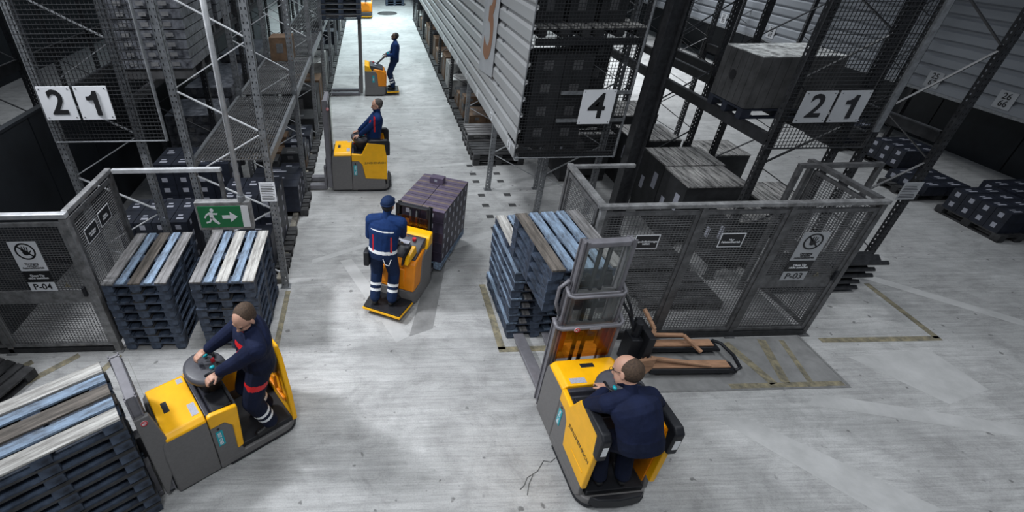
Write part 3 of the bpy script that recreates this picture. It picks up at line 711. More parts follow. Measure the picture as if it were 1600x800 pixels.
stack(2.17, 5.62, R(1.5), 9, 'in the floor stack beside the right cage', 'pallets stacked behind the front right truck', ['wood_pale', 'wood_blue', 'wood_grey', 'wood_blue', 'wood_blue'], jit=0.015, mids=['wood_blue', 'wood_grey', 'wood_navy'])
TA = dict(o=(-1.134, 3.955), hd=215)
def loc2w(T, x, y, z=0.0):
    a = R(T['hd']); return (T['o'][0] + x * math.cos(a) - y * math.sin(a), T['o'][1] + x * math.sin(a) + y * math.cos(a), z)
p = loc2w(TA, 1.56 + 0.60, 0.02)
stack(p[0], p[1], R(215 + 90), 10, 'in the big front left stack', 'pallets of the big front left stack', ['wood_pale', 'wood_blue', 'wood_brown', 'wood_blue', 'wood_pale'], z0=0.0, jit=0.01, mids=['wood_dark', 'wood_navy', 'wood_brown', 'wood_navy', 'wood_dark'])
TE = dict(o=(2.33, 2.60), hd=94)
p = loc2w(TE, 1.50 + 0.62, 0.00)
stack(p[0], p[1], R(94 - 90), 4, 'lifted by the front right truck', 'pallets lifted by the front right truck', ['wood_brown', 'wood_blue', 'wood_blue', 'wood_blue', 'wood_grey'], z0=1.29, jit=0.01)
flat_pallet((-4.98, 4.12, 0), R(-20), 'dark wooden pallet lying at the left edge before gate P-04', None)
for k in range(3): flat_pallet((2.95, 12.1, 0.144 * k), R(90), 'dark wooden pallet in the low stack under the cladding, %s from the floor' % ORD[k], 'dark pallets under the cladding', 'wood_grey')
for k in range(2): flat_pallet((2.95, 11.2, 0.144 * k), R(90), 'dark wooden pallet in the nearest low stack under the cladding, %s' % ('lower' if k == 0 else 'upper'), 'dark pallets under the cladding', 'wood_dark')
for k in range(5): flat_pallet((-0.88, 16.6, 2.34 + 0.144 * k), R(90), 'pallet raised high on the far truck forks, %s from the bottom' % ORD[k], 'pallets lifted by the far truck', 'wood_grey', 'wood_navy')
for k in range(4): flat_pallet((1.6, 36.5, 0.144 * k), R(90), 'dark pallet in the stack at the far end of the aisle, %s up' % ORD[k], 'pallets at the aisle end', 'wood_navy', 'wood_navy')

# ------------------------------------------------------------------ cartons
CC = {}
def carton_mesh(sx, sy, sz, body, top, labels='', strap=None):
    k = (round(sx, 3), round(sy, 3), round(sz, 3), body, top, labels, strap)
    if k in CC: return CC[k]
    mb = MB(); g = 0.004; x, y = sx / 2 - g, sy / 2 - g
    mb.box(-x, x, -y, y, 0, sz - 0.006, 0); mb.box(-x + .002, x - .002, -y + .002, y - .002, sz - 0.006, sz - 0.002, 1)
    if strap:
        mb.box(-x - .001, x + .001, -sy * 0.10, sy * 0.10, sz - 0.002, sz - 0.0005, 3)
    lw, lh = min(sx, sy) * 0.22, sz * 0.2
    if 'r' in labels: mb.box(x, x + 0.002, -lw, lw * 0.1, sz * 0.35, sz * 0.78, 2)
    if 'l' in labels: mb.box(-x - 0.002, -x, -lw * 0.6, lw * 0.8, sz * 0.35, sz * 0.78, 2)
    if 'f' in labels: mb.box(-lw * 0.9, lw * 0.5, -y - 0.002, -y, sz * 0.35, sz * 0.75, 2)
    if 't' in labels:
        mb.box(-x * 0.45, x * 0.35, -y * 0.5, -y * 0.2, sz - 0.002, sz, 2); mb.box(-x * 0.45, x * 0.1, y * 0.05, y * 0.25, sz - 0.002, sz, 2)
    CC[k] = mb.mesh('carton', [M_ for M_ in (body, top, 'label_grey' if body in ('carton_navy', 'carton_side', 'carton_purple') else 'label_dim', strap or body)]); return CC[k]
def place_carton(sx, sy, sz, loc, rotz, label, group, body, top, labels='', strap=None, name='carton'):
    o = link(name, carton_mesh(sx, sy, sz, body, top, labels, strap), None, loc, rotz); return tag(o, label, 'box', group)
def load(cx, cy, z0, nx, ny, nz, sx, sy, sz, where, group, body='carton_dark', top=None, labels='tf', rot=0.0, pal=True, skip=0.0, bodies=None):
    top = top or body
    if pal: flat_pallet((cx, cy, z0), R(90) + rot if nx * sx > ny * sy else rot, 'dark pallet under the cartons %s' % where, None, 'wood_dark', 'wood_dark', min(1, ny * sy / 0.8 + .05) if nx * sx > ny * sy else 1, 1)
    zz = z0 + (0.144 if pal else 0)
    for k in range(nz):
        for i in range(nx):
            for j in range(ny):
                if k == nz - 1 and random.random() < skip: continue
                dx, dy = (i - (nx - 1) / 2) * sx, (j - (ny - 1) / 2) * sy
                wx = cx + dx * math.cos(rot) - dy * math.sin(rot); wy = cy + dx * math.sin(rot) + dy * math.cos(rot)
                side = '' if nx == 1 else ', %s column' % ORD[i]
                row = '' if ny == 1 else ', %s row' % ORD[j]
                lay = '' if nz == 1 else ', layer %s' % ('one', 'two', 'three', 'four', 'five', 'six')[k]
                b = random.choice(bodies) if bodies else body
                one = nx * ny * nz == 1
                place_carton(sx, sy, sz, (wx, wy, zz + k * sz), rot, '%s %s%s%s%s' % ('goods' if one else 'carton', where, side, row, lay), group, b, b if bodies else top, labels, name='goods_block' if one else 'carton')
# under the deck, left: nearest cartons seen from above
load(-1.92, 8.95, 0, 1, 3, 3, 0.95, 0.30, 0.18, 'before the second truck', 'dark cartons by the second truck', 'carton_navy', labels='tr')
load(-2.05, 7.55, 0, 3, 2, 5, 0.30, 0.42, 0.20, 'in the left rack behind the exit sign', 'dark cartons behind the exit sign', 'carton_navy', labels='tfr')
load(-3.52, 7.2, 0, 4, 2, 4, 0.28, 0.40, 0.20, 'on the floor behind the left pallet stacks', 'dark cartons behind the left pallet stacks', 'carton_navy', labels='tfr')
load(-3.20, 8.50, 0, 4, 2, 6, 0.33, 0.40, 0.20, 'in the tall pile behind the mesh side panel', 'tall dark pile of cartons on the left', 'carton_navy', labels='tfr')
load(-2.05, 6.85, 0, 2, 1, 3, 0.40, 0.36, 0.20, 'low behind the second pallet stack', 'low dark cartons behind the pallet stack', 'carton_navy', labels='tf')
random.seed(3)
bs = ['carton_dark', 'carton_dark', 'carton_navy', 'carton_brown', 'carton_pale', 'carton_dark']
k = 0
for i in range(1, 8):
    for j in range(3):
        y = LY[i] + 0.55 + j * 0.98
        if y < 9.8: continue
        nz = random.choice((2, 3, 4, 5)); b = random.choice(bs)
        if i < 2: load(-1.98, y, 0, 2, 2, min(nz, 3), 0.45, 0.38, 0.2, 'under the left deck, %s load, %s bay' % (ORD[j], ORD[i]), 'cartons under the left deck', b, labels='tfr', skip=0.3, bodies=[b, 'carton_dark', 'carton_navy'])
        else: load(-1.98, y, 0, 1, 1, 1, 0.95, 0.78, 0.22 * nz, 'stack under the far left deck, %s load of %s bay' % (ORD[j], ORD[i]), 'blocks of goods under the far left deck', b, labels='tfr')
for i in range(0, 7):
    for j in range(3):
        y = RY[i] + 0.52 + j * 0.98
        if y < 12.9: continue
        nz = random.choice((2, 3, 4)); b = random.choice(['carton_pale', 'carton_dark', 'carton_brown', 'carton_pale'])
        if i < 2: load(3.0, y, 0, 2, 2, min(nz, 3), 0.45, 0.38, 0.2, 'under the cladding, %s load, %s bay' % (ORD[j], ORD[i]), 'cartons under the aisle cladding', b, labels='tfl', skip=0.3, bodies=[b, b, 'carton_dark'])
        else: load(3.0, y, 0, 1, 1, 1, 0.95, 0.78, 0.25 * nz, 'stack under the far cladding, %s load of %s bay' % (ORD[j], ORD[i]), 'blocks of goods under the far cladding', b, labels='tfl')
# high loads in the rear left row, those behind the first added to darken it
def wrapped(cx, cy, z0, sx, sy, sz, label, n=8):
    t = thing('wrapped_load', label, 'wrapped load', (cx, cy, z0), 0, 'film wrapped loads')
    mb = MB()
    for k in range(n):
        z = 0.144 + k * (sz - 0.144) / n; h = (sz - 0.144) / n - 0.012; e = random.uniform(-0.012, 0.012)
        mb.box(-sx / 2 + e, sx / 2 + e, -sy / 2 - e, sy / 2 - e, z, z + h, 0)
        for q in range(3): mb.box(-sx * 0.36 + q * sx * 0.3, -sx * 0.36 + q * sx * 0.3 + 0.10, -sy / 2 - 0.015, -sy / 2 - 0.012, z + h * 0.3, z + h * 0.75, 1)
    part('wrapped_cartons', mb, ['film', 'label_dim'], t)
    mb = MB()
    for y in (-sy / 2 + .07, 0, sy / 2 - .07): mb.box(-sx / 2, sx / 2, y - 0.06, y + 0.06, 0, 0.14)
    part('pallet', mb, 'wood_dark', t)
wrapped(-2.98, 7.75, 3.02, 0.98, 1.05, 1.15, 'tall pallet load wrapped in film, high behind the left mesh panel', 8)
wrapped(-3.62, 8.82, 3.02, 0.9, 0.9, 1.1, 'wrapped load high in the rear left row, second from the front')
for k in range(5): wrapped(-3.58, (10.2, 11.6, 13.3, 14.7, 16.4)[k], 3.02, 1.0, 1.1, 1.2 + 0.15 * (k % 2), 'wrapped load high in the rear left row, %s from the front' % ORD[k + 2])
for k in range(5): wrapped(-3.58, (10.2, 11.6, 13.3, 14.7, 16.4)[k], 0, 1.0, 1.1, 1.7 + 0.15 * (k % 2), 'wrapped load standing on the floor in the rear left row, %s from the front' % ORD[k])
place_carton(0.5, 0.5, 0.5, (-2.05, 12.2, 2.16), 0, 'brown carton standing on the left deck', 'cartons on the left deck', 'carton_brown', 'carton_brown', 'f')
# behind the 4 panel
load(3.0, 8.17, 1.55, 2, 1, 4, 0.46, 0.5, 0.36, 'in the left pile behind the 4', 'dark cartons behind the 4 panel', 'carton_dark', labels='f')
load(3.75, 9.07, 1.55, 2, 1, 4, 0.36, 0.5, 0.36, 'in the right pile behind the 4', 'dark cartons behind the 4 panel', 'carton_dark', labels='f')
for k, z in enumerate((1.53, 3.35)):
    solo('rack_beam', MB().box(2.5, 4.2, 7.95, 8.0, z - 0.1, z).box(2.5, 4.2, 9.3, 9.35, z - 0.1, z), 'beam_dark', 'dark shelf beams behind the mesh panel with the 4, %s level' % ('lower' if k == 0 else 'upper'), 'rack beam')
for k in range(2): flat_pallet((2.95 + k * 0.86, 8.65, 3.35), 0, 'pale pallet on the upper shelf behind the 4 panel, %s one' % ('left' if k == 0 else 'right'), 'pallets behind the 4 panel', 'wood_pale')
for k in range(3): place_carton(0.42, 0.4, 0.5, (2.8 + 0.5 * k, 8.6, 3.494), 0, 'dark carton on the upper shelf behind the 4 panel, %s from the left' % ORD[k], 'upper cartons behind the 4 panel', 'carton_dark', 'carton_dark', 'f')
# right rack floor crates
def floor_crate(x0, x1, y0, y1, h, label, boards=7):
    t = thing('wooden_crate', label, 'crate', ((x0 + x1) / 2, (y0 + y1) / 2, 0), 0, 'crates with worn board tops on the right')
    hx, hy = (x1 - x0) / 2, (y1 - y0) / 2
    part('crate_body', MB().box(-hx, hx, -hy, hy, 0.144, h - 0.03, 0).box(-hx - .002, -hx, -hy * .7, -hy * .35, h * .55, h * .8, 1).box(-hx - .002, -hx, hy * .3, hy * .6, h * .4, h * .6, 1), ['carton_dark', 'label_grey'], t)
    mb = MB(); wv = 2 * hx / boards
    for k in range(boards): mb.box(-hx + k * wv + 0.006, -hx + (k + 1) * wv - 0.006, -hy - 0.02, hy + 0.02, h - 0.03, h - random.uniform(0, 0.006))
    part('board_top', mb, 'boards_worn', t, label='worn board top')
    mb = MB()
    for x in (-hx + .08, 0, hx - .08): mb.box(x - 0.07, x + 0.07, -hy, hy, 0, 0.14)
    part('runner', mb, 'wood_dark', t)
floor_crate(5.22, 6.30, 8.05, 8.85, 1.2, 'dark crate with worn board top, rear one of the pair inside the right rack')
floor_crate(5.18, 6.22, 7.22, 7.97, 1.2, 'dark crate with worn board top, front one of the pair inside the right rack')
floor_crate(5.6, 6.30, 6.50, 7.10, 0.95, 'lower dark crate just behind the cage fence in the right rack')
floor_crate(5.30, 6.32, 9.5, 10.4, 1.1, 'crate with board top behind the pair in the right rack')
floor_crate(5.30, 6.32, 10.6, 11.6, 1.25, 'farthest crate with board top in the right rack')
floor_crate(4.0, 5.0, 11.4, 12.4, 1.2, 'crate with pale board top behind the thick dark column')
floor_crate(4.1, 5.1, 9.9, 10.8, 1.1, 'crate with board top right behind the thick dark column')
floor_crate(6.85, 7.75, 7.4, 8.3, 0.7, 'low crate with board top between the two right rack rows')
floor_crate(6.9, 7.9, 9.5, 10.3, 0.75, 'low crate with board top in the far part of the second right row')
for k in range(2): flat_pallet((4.55, 5.9 + k * 0.9, 0), R(90), 'dark wooden pallet lying inside the right cage, %s one' % ('front' if k == 0 else 'rear'), 'dark pallets inside the right cage')
# crate on the upper beams
t = thing('large_crate', 'large dark board crate with pale top standing on the right rack beams', 'crate', (5.95, 7.35, 2.42))
part('crate_body', MB().box(-0.6, 0.6, -0.42, 0.42, 0.16, 0.86), 'crate_side', t, bevel=0.006)
mb = MB()
for k in range(6): mb.box(-0.606, -0.6, -0.42 + k * 0.14 + 0.006, -0.42 + (k + 1) * 0.14 - 0.006, 0.16, 0.85)
for k in range(9): mb.box(-0.6 + k * 0.1333 + 0.006, -0.6 + (k + 1) * 0.1333 - 0.006, -0.426, -0.42, 0.16, 0.85)
part('side_board', mb, 'crate_side', t)
mb = MB()
for i in range(9):
    for j in range(5): mb.box(-0.6 + i * 0.1333 + .004, -0.6 + (i + 1) * 0.1333 - .004, -0.42 + j * 0.168 + .004, -0.42 + (j + 1) * 0.168 - .004, 0.86, 0.875 - random.uniform(0, 0.006))
part('top_sheet', mb, 'crate_top', t, label='pale worn top')
mb = MB().ball((-0.609, 0.05, 0.52), (0.002, 0.075, 0.075)); part('grip_hole', mb, 'ink', t)
mb = MB()
for y in (-0.36, 0, 0.36): mb.box(-0.6, 0.6, y - 0.05, y + 0.05, 0, 0.022).box(-0.6, -0.46, y - .06, y + .06, 0.022, 0.12).box(-0.07, 0.07, y - .06, y + .06, 0.022, 0.12).box(0.46, 0.6, y - .06, y + .06, 0.022, 0.12)
mb.box(-0.6, 0.6, -0.42, 0.42, 0.12, 0.15)
part('pallet_base', mb, 'carton_navy', t, label='dark blue pallet base')
# low loads at the right wall
load(11.55, 7.72, 0, 2, 4, 2, 0.40, 0.26, 0.20, 'on the nearest pallet by the right wall', 'dark cartons by the right wall', 'carton_navy', labels='tl')
load(12.45, 8.1, 0, 2, 3, 2, 0.40, 0.30, 0.20, 'on the second pallet by the right wall', 'dark cartons by the right wall', 'carton_navy', labels='tl')
load(11.6, 9.1, 0, 2, 3, 1, 0.45, 0.30, 0.20, 'on the low pallet by the right wall', 'dark cartons by the right wall', 'carton_navy', labels='tl')
load(12.2, 10.4, 0, 2, 3, 2, 0.42, 0.30, 0.20, 'behind the dark frame by the right wall', 'dark cartons by the right wall', 'carton_navy', labels='tl')
load(12.2, 6.6, 0, 2, 2, 1, 0.42, 0.36, 0.20, 'at the right edge of the picture', 'dark cartons by the right wall', 'carton_navy', labels='tl')
load(12.0, 11.9, 0, 2, 3, 2, 0.42, 0.30, 0.22, 'farther back by the right wall', 'dark cartons by the right wall', 'carton_navy', labels='tl')
# posts in front of the right wall
for k in range(5):
    rack_frame(12.6, 13.6, 12.2 + 3 * k, 4.4, 'dark_steel', 'dark rack frame below the right back cladding, %s from the front' % ORD[k], 'frames below the right cladding')

# ------------------------------------------------------------------ people
def ik(a, c, l1, l2, pole):
    a, c = Vector(a), Vector(c); d = c - a; L = min(d.length, (l1 + l2) * 0.999); dn = d.normalized()
    x = (l1 * l1 - l2 * l2 + L * L) / (2 * L); h = math.sqrt(max(l1 * l1 - x * x, 0.0001))
    p = Vector(pole); p = (p - dn * p.dot(dn)).normalized()
    return a + dn * x + p * h, a + dn * L
def capsule(mb, p, q, r1, r2, n=14, mi=0):
    p, q = Vector(p), Vector(q); d = (q - p); L = d.length; d.normalize(); pts = []; rs = []
    for k in range(1, 4): t = k / 4 * math.pi / 2; pts.append(p - d * r1 * math.cos(t)); rs.append(max(r1 * math.sin(t), 1e-3))
    pts.append(p); rs.append(r1); pts.append(p + d * L * 0.5); rs.append((r1 + r2) / 2); pts.append(q); rs.append(r2)
    for k in range(3, 0, -1): t = k / 4 * math.pi / 2; pts.append(q + d * r2 * math.cos(t)); rs.append(max(r2 * math.sin(t), 1e-3))
    mb.tube(pts, rs, n, mi)
def person(label, loc, rotz, J, mats, voxel=0.006, bands=True, hair='hair_brown', cap=False, glasses=False, scale=1.0, group='workers in the aisle'):
    """J: joints in the person's own frame, x forward, y left, z up."""
    t = thing('person', label, 'person', loc, rotz, group); t.scale = (scale,) * 3
    V = Vector; prims = []; mb = MB(); bk_ = J.get('bulk', 1.0)
    jk, tk, sk = 'J', 'T', 'S'
    def cap_(p, q, a, b, m_): capsule(mb, p, q, a, b); prims.append((V(p), V(q), a, b, m_))
    pel, chest, neck = V(J['pelvis']), V(J['chest']), V(J['neck'])
    side = (V(J['shL']) - V(J['shR'])).normalized(); hs = (V(J['hipL']) - V(J['hipR'])).normalized()
    # torso: rings
    ts = [(0.0, .170, .125), (0.12, .180, .130), (0.3, .172, .125), (0.5, .178, .130), (0.7, .195, .135), (0.85, .200, .125), (0.95, .165, .100), (1.03, .085, .075)]
    P0 = pel - (chest - pel).normalized() * 0.08
    rings = []
    for (s, wx, wy) in ts:
        if s < 1: wx, wy = wx * bk_, wy * bk_
        c = P0 * (1 - s) ** 2 + chest * 2 * s * (1 - s) + neck * s * s if False else (P0.lerp(chest, s / 0.6) if s < 0.6 else chest.lerp(neck, (s - 0.6) / 0.43))
        d = ((chest - P0) if s < 0.6 else (neck - chest)).normalized()
        sd = hs.lerp(side, min(1, s * 1.3)).normalized(); sd = (sd - d * sd.dot(d)).normalized(); fw = sd.cross(d).normalized() 
        rings.append([c + sd * wx * math.cos(a) + fw * wy * math.sin(a) for a in [2 * math.pi * k / 20 for k in range(20)]])
    mb.loft(rings)
    prims.append((P0, chest, .15 * bk_, .15 * bk_, 'W')); prims.append((chest, neck, .15 * bk_, .11 * bk_, 'J'))
    for s in 'LR':
        sh, hp = V(J['sh' + s]), V(J['hip' + s]); sg = 1 if s == 'L' else -1
        el, wr = ik(sh, J['hand' + s], 0.285, 0.25, J.get('elb' + s, (-0.6, sg * 0.6, -1)))
        if 'seat' in J: pass
        kn, an = ik(hp, V(J['foot' + s]) + V((0, 0, 0.09)), 0.44, 0.43, J.get('knee' + s, (1, sg * 0.15, 0)))
        cap_(neck + (sh - neck) * 0.35, sh, .070 * bk_, .074 * bk_, 'J')
        cap_(sh, el, .072 * bk_, .058 * bk_, 'J'); cap_(el, wr - (wr - el).normalized() * 0.03, .058 * bk_, .043 * bk_, 'J')
        cap_(hp, kn, .100 * bk_, .078 * bk_, 'T'); cap_(kn, an + V((0, 0, 0.03)), .077 * bk_, .066 * bk_, 'C' if bands else 'T')
        fd = V(J.get('toe' + s, (1, sg * 0.15, 0))).normalized(); up = V((0, 0, 1)); lf = up.cross(fd)
        heel = an + V((0, 0, -0.05)) - fd * 0.03; toe = an + V((0, 0, -0.055)) + fd * 0.15
        cap_(heel, toe, .042, .036, 'B'); cap_(an, an + V((0, 0, -0.04)) + fd * 0.02, .055, .045, 'B')
        # hand
        hd = V(J.get('hdir' + s, (1, 0, -0.3))).normalized(); pn = V(J.get('palm' + s, (0, 0, -1))); pn = (pn - hd * pn.dot(hd)).normalized()
        ac = hd.cross(pn) * sg      # towards the thumb side
        curl = J.get('curl', 0.55)
        cap_(wr - hd * 0.02, wr + hd * 0.03, .027, .027, 'S')
        for q in range(4): cap_(wr + hd * 0.03 + ac * (q - 1.5) * 0.010, wr + hd * 0.095 + ac * (q - 1.5) * 0.021, .014, .012, 'S')
        for q, L in enumerate((.062, .075, .080, .070)):
            b = wr + hd * 0.098 + ac * (q - 1.5) * 0.0215; a = curl * 0.5; p = b; seg = [0.45, 0.32, 0.23]
            for sgm in seg:
                d2 = hd * math.cos(a) + pn * math.sin(a); q2 = p + d2 * L * sgm; cap_(p, q2, .0095, .0085, 'S'); p = q2; a += curl
        b = wr + hd * 0.035 + ac * 0.028
        d2 = (hd * 0.7 + ac * 0.75 + pn * 0.3).normalized(); q2 = b + d2 * 0.042; cap_(b, q2, .013, .011, 'S')
        d3 = (hd * 0.9 + ac * 0.3 + pn * 0.5).normalized(); cap_(q2, q2 + d3 * 0.032, .011, .0095, 'S')
    # hips block
    cap_(V(J['hipL']), V(J['hipR']), .105, .105, 'T')
    # head
    hc = V(J['head']); look = V(J.get('look', (1, 0, 0))).normalized()
    hu = V(J.get('headup', (0, 0, 1))); hu = (hu - look * hu.dot(look)).normalized(); hl = hu.cross(look)
    Rm = Matrix((look, hl, hu)).transposed() * J.get('hs', 1.0)
    def H(x, y, z): return hc + Rm @ V((x, y, z))
    def hb(c, r, m_='S'):
        mb.ball(H(*c), r, 0, 18, 14, Rm); prims.append((H(*c), H(*c) + V((0, 0, 1e-4)), min(r), min(r), m_))
    hb((-0.008, 0, 0.030), (0.096, 0.076, 0.092)); hb((0.020, 0, -0.040), (0.070, 0.060, 0.078)); hb((0.048, 0, -0.085), (0.034, 0.036, 0.028))
    mb.ball(H(0.094, 0, -0.022), (0.020, 0.013, 0.022), 0, 10, 8, Rm); mb.ball(H(0.086, 0, 0.002), (0.012, 0.009, 0.026), 0, 10, 8, Rm)
    mb.ball(H(0.074, 0, 0.030), (0.018, 0.052, 0.012), 0, 10, 8, Rm)
    for sy in (-1, 1): mb.ball(H(-0.010, sy * 0.078, -0.010), (0.018, 0.010, 0.032), 0, 10, 8, Rm)
    prims.append((H(0.06, 0, -0.02), H(0.09, 0, -0.02), .03, .02, 'S')); prims.append((H(-0.01, -0.08, -0.01), H(-0.01, 0.08, -0.01), .02, .02, 'S'))
    cap_(neck - (hc - neck).normalized() * 0.02, H(-0.02, 0, -0.05), .060, .055, 'N')
    tmp = bpy.data.objects.new('tmp', mb.mesh('tmp', ['skin'])); COL.objects.link(tmp)
    rm = tmp.modifiers.new('r', 'REMESH'); rm.mode = 'VOXEL'; rm.voxel_size = voxel; rm.use_smooth_shade = True
    sm = tmp.modifiers.new('s', 'SMOOTH'); sm.factor = 0.5; sm.iterations = 2
    bpy.context.view_layer.update()
    me = bpy.data.meshes.new_from_object(tmp.evaluated_get(bpy.context.evaluated_depsgraph_get())); bpy.data.objects.remove(tmp)
    me.name = 'body'; me.materials.clear()
    names = [mats['skin'], mats['jacket'], mats['trousers'], 'shoe', 'reflective', mats.get('accent', 'red')]
    for n_ in names: me.materials.append(M[n_])
    n = len(me.polygons); cen = np.empty(n * 3); me.polygons.foreach_get('center', cen); cen = cen.reshape(-1, 3)
    best = np.full(n, 1e9); idx = np.zeros(n, int); tt = np.zeros(n)
    for k, (p, q, a, b, m_) in enumerate(prims):
        p_, d = np.array(p), np.array(q - p); L2 = max(d @ d, 1e-9); u = np.clip(((cen - p_) @ d) / L2, 0, 1)
        ds = np.linalg.norm(cen - (p_ + u[:, None] * d), axis=1) - (a + (b - a) * u)
        mk = ds < best; best[mk] = ds[mk]; idx[mk] = k; tt[mk] = u[mk]
    kinds = np.array([p[4] for p in prims])[idx]
    out = np.zeros(n, np.int32)
    out[kinds == 'J'] = 1; out[kinds == 'T'] = 2; out[kinds == 'B'] = 3; out[kinds == 'C'] = 2
    out[(kinds == 'C') & (((tt > .42) & (tt < .52)) | ((tt > .64) & (tt < .74)))] = 4
    wz = kinds == 'W'; out[wz] = 1
    ax = np.array((chest - P0).normalized()); prj = (cen - np.array(P0)) @ ax
    out[wz & (prj < 0.13)] = 2
    if J.get('belt'):
        out[((kinds == 'W') | (kinds == 'T')) & (prj > 0.10) & (prj < 0.15)] = 4
        # chest band on the back, red side piping
        bk = np.array(chest) ; sdv = np.array(side)
        lat = (cen - bk) @ sdv; fwd = np.cross(sdv, ax); dep = (cen - bk) @ fwd
        upz = (cen - bk) @ ax
        tor = np.isin(kinds, ['W', 'J'])
        out[tor & (np.abs(upz - 0.10) < 0.008) & (np.abs(lat) < 0.16)] = 4
        out[tor & (np.abs(np.abs(lat) - 0.125) < 0.010) & (upz < 0.03) & (upz > -0.22)] = 5
    # collar and patches
    fz = J.get('patches', [])
    for (c, r, mi) in fz:
        dd = np.abs(cen - np.array(c)); out[(dd[:, 0] < r[0]) & (dd[:, 1] < r[1]) & (dd[:, 2] < r[2]) & (out != 0)] = mi
    nk = kinds == 'N'; out[nk & (tt < 0.45)] = 1
    me.polygons.foreach_set('material_index', out); me.polygons.foreach_set('use_smooth', [True] * n); me.update()
    body = link('body', me, t)
    # eyes, mouth
    mbx = MB()
    for sy in (-1, 1): mbx.ball(H(0.078, sy * 0.030, 0.010), (0.012, 0.014, 0.008), 0, 8, 6, Rm)
    part('eyes', mbx, 'ink', t, smooth=True)
    part('mouth', MB().ball(H(0.084, 0, -0.060), (0.006, 0.024, 0.005), 0, 10, 6, Rm), mats.get('lip', 'signred'), t, smooth=True)
    if cap:
        c = MB().ball(H(-0.012, 0, 0.055), (0.108, 0.090, 0.082), 0, 20, 12, Rm)
        c.ball(H(0.085, 0, 0.052), (0.060, 0.062, 0.010), 0, 14, 8, Rm)
        c.tube([H(-0.012 + 0.106 * math.cos(a), 0.088 * math.sin(a), 0.036) for a in [k * math.pi / 12 for k in range(24)]], 0.010, 6, 0, True)
        part('cap', c, mats['trousers'], t, smooth=True)
        part('hair', MB().ball(H(-0.020, 0, 0.005), (0.093, 0.079, 0.085), 0, 18, 12, Rm), hair, t, smooth=True)
    else:
        bald = J.get('bald', False)
        h = MB()
        if bald: h.ball(H(-0.036, 0, 0.022), (0.088, 0.083, 0.090), 0, 24, 16, Rm)
        else:
            h.ball(H(-0.030, 0, 0.044), (0.096, 0.081, 0.086), 0, 24, 16, Rm)
            h.ball(H(-0.048, 0, 0.004), (0.066, 0.077, 0.068), 0, 20, 12, Rm)
        part('hair', h, hair, t, smooth=True)
    if glasses:
        g = MB()
        for sy in (-1, 1):
            g.tube([H(0.098, sy * 0.033 + 0.022 * math.cos(a), 0.008 + 0.017 * math.sin(a)) for a in [k * math.pi / 6 for k in range(12)]], 0.002, 5, 0, True)
            g.tube([H(0.096, sy * 0.055, 0.012), H(0.0, sy * 0.083, 0.010)], 0.002, 5)
        g.tube([H(0.1, -0.011, 0.01), H(0.1, 0.011, 0.01)], 0.002, 5)
        part('glasses', g, 'ink', t)
    return t
def pose(pel=(0, 0, 0.93), rise=(0.27, 0.235), lean=(0.0, 0.0), turn=0.0, handL=(0.45, 0.15, 1.05), handR=(0.45, -0.15, 1.05), footL=(0.03, 0.12, 0), footR=(0.0, -0.12, 0), **kw):
    px, py, pz = pel; V = Vector
    chest = V(pel) + V((lean[0] * 0.55, lean[1] * 0.55, rise[0])); neck = chest + V((lean[0] * 0.75, lean[1] * 0.75, rise[1]))
    a = R(turn); sd = V((-math.sin(a), math.cos(a), 0)); dn = V((lean[0], lean[1], 0)) * 0.1
    J = dict(pelvis=V(pel), chest=chest, neck=neck, shL=neck + sd * 0.185 + V((0, 0, -0.055)) , shR=neck - sd * 0.185 + V((0, 0, -0.055)),
             hipL=V(pel) + V((0, 0.085, -0.02)), hipR=V(pel) + V((0, -0.085, -0.02)), handL=handL, handR=handR, footL=footL, footR=footR)
    J['bulk'] = kw.get('bulk', 1.0); hw_ = 0.185 * (1 + (J['bulk'] - 1) * 0.6)
    J['shL'] = neck + sd * hw_ + V((0, 0, -0.055)); J['shR'] = neck - sd * hw_ + V((0, 0, -0.055))
    J['head'] = neck + V((lean[0] * 0.5 + 0.035, lean[1] * 0.5, 0.165)); J.update(kw); return J

# ------------------------------------------------------------------ trucks
GT = 'yellow warehouse trucks'
def decal_text(s, size, material, parent, x, y, z, dx=-1, off=0.0005):
    return text(s, size, material, parent, (x, y, z), (dx, 0, 0), (0, 0, 1), off, name='lettering')
def steer_pod(t, x, y, z, rot=0.0):
    p = MB(); N = 24
    rings = []
    for (r, zz, off) in ((0.11, -0.18, 0), (0.13, -0.06, 0), (0.18, 0.0, 0.0), (0.215, 0.05, 0.0), (0.21, 0.09, 0), (0.175, 0.108, 0)):
        rings.append([(x + r * 1.0 * math.cos(a) + off, y + r * 1.15 * math.sin(a), z + zz - 0.22 * r * math.cos(a) * -0.35) for a in [2 * math.pi * k / N for k in range(N)]])
    p.loft(rings); o = part('steering_pod', p, 'pod_plastic', t, smooth=True)
    part('pod_display', MB().box(x + 0.0, x + 0.09, y - 0.06, y + 0.06, z + 0.10, z + 0.112), 'dash_plastic', o, bevel=0.004)
    for sy in (-1, 1):
        h = MB(); h.tube([(x + 0.05, y + sy * 0.15, z + 0.11), (x - 0.06, y + sy * 0.17, z + 0.14), (x - 0.13, y + sy * 0.11, z + 0.13), (x - 0.12, y + sy * 0.05, z + 0.11)], 0.016, 8)
        part('handle_grip', h, 'black_plastic', o, smooth=True)
    for sy in (-1, 1): part('thumb_switch', MB().ball((x - 0.05, y + sy * 0.10, z + 0.135), (0.028, 0.02, 0.018)), 'teal', o, smooth=True)
    part('red_switch', MB().box(x - 0.11, x - 0.07, y - 0.015, y + 0.02, z + 0.11, z + 0.15), 'signred', o, bevel=0.005)
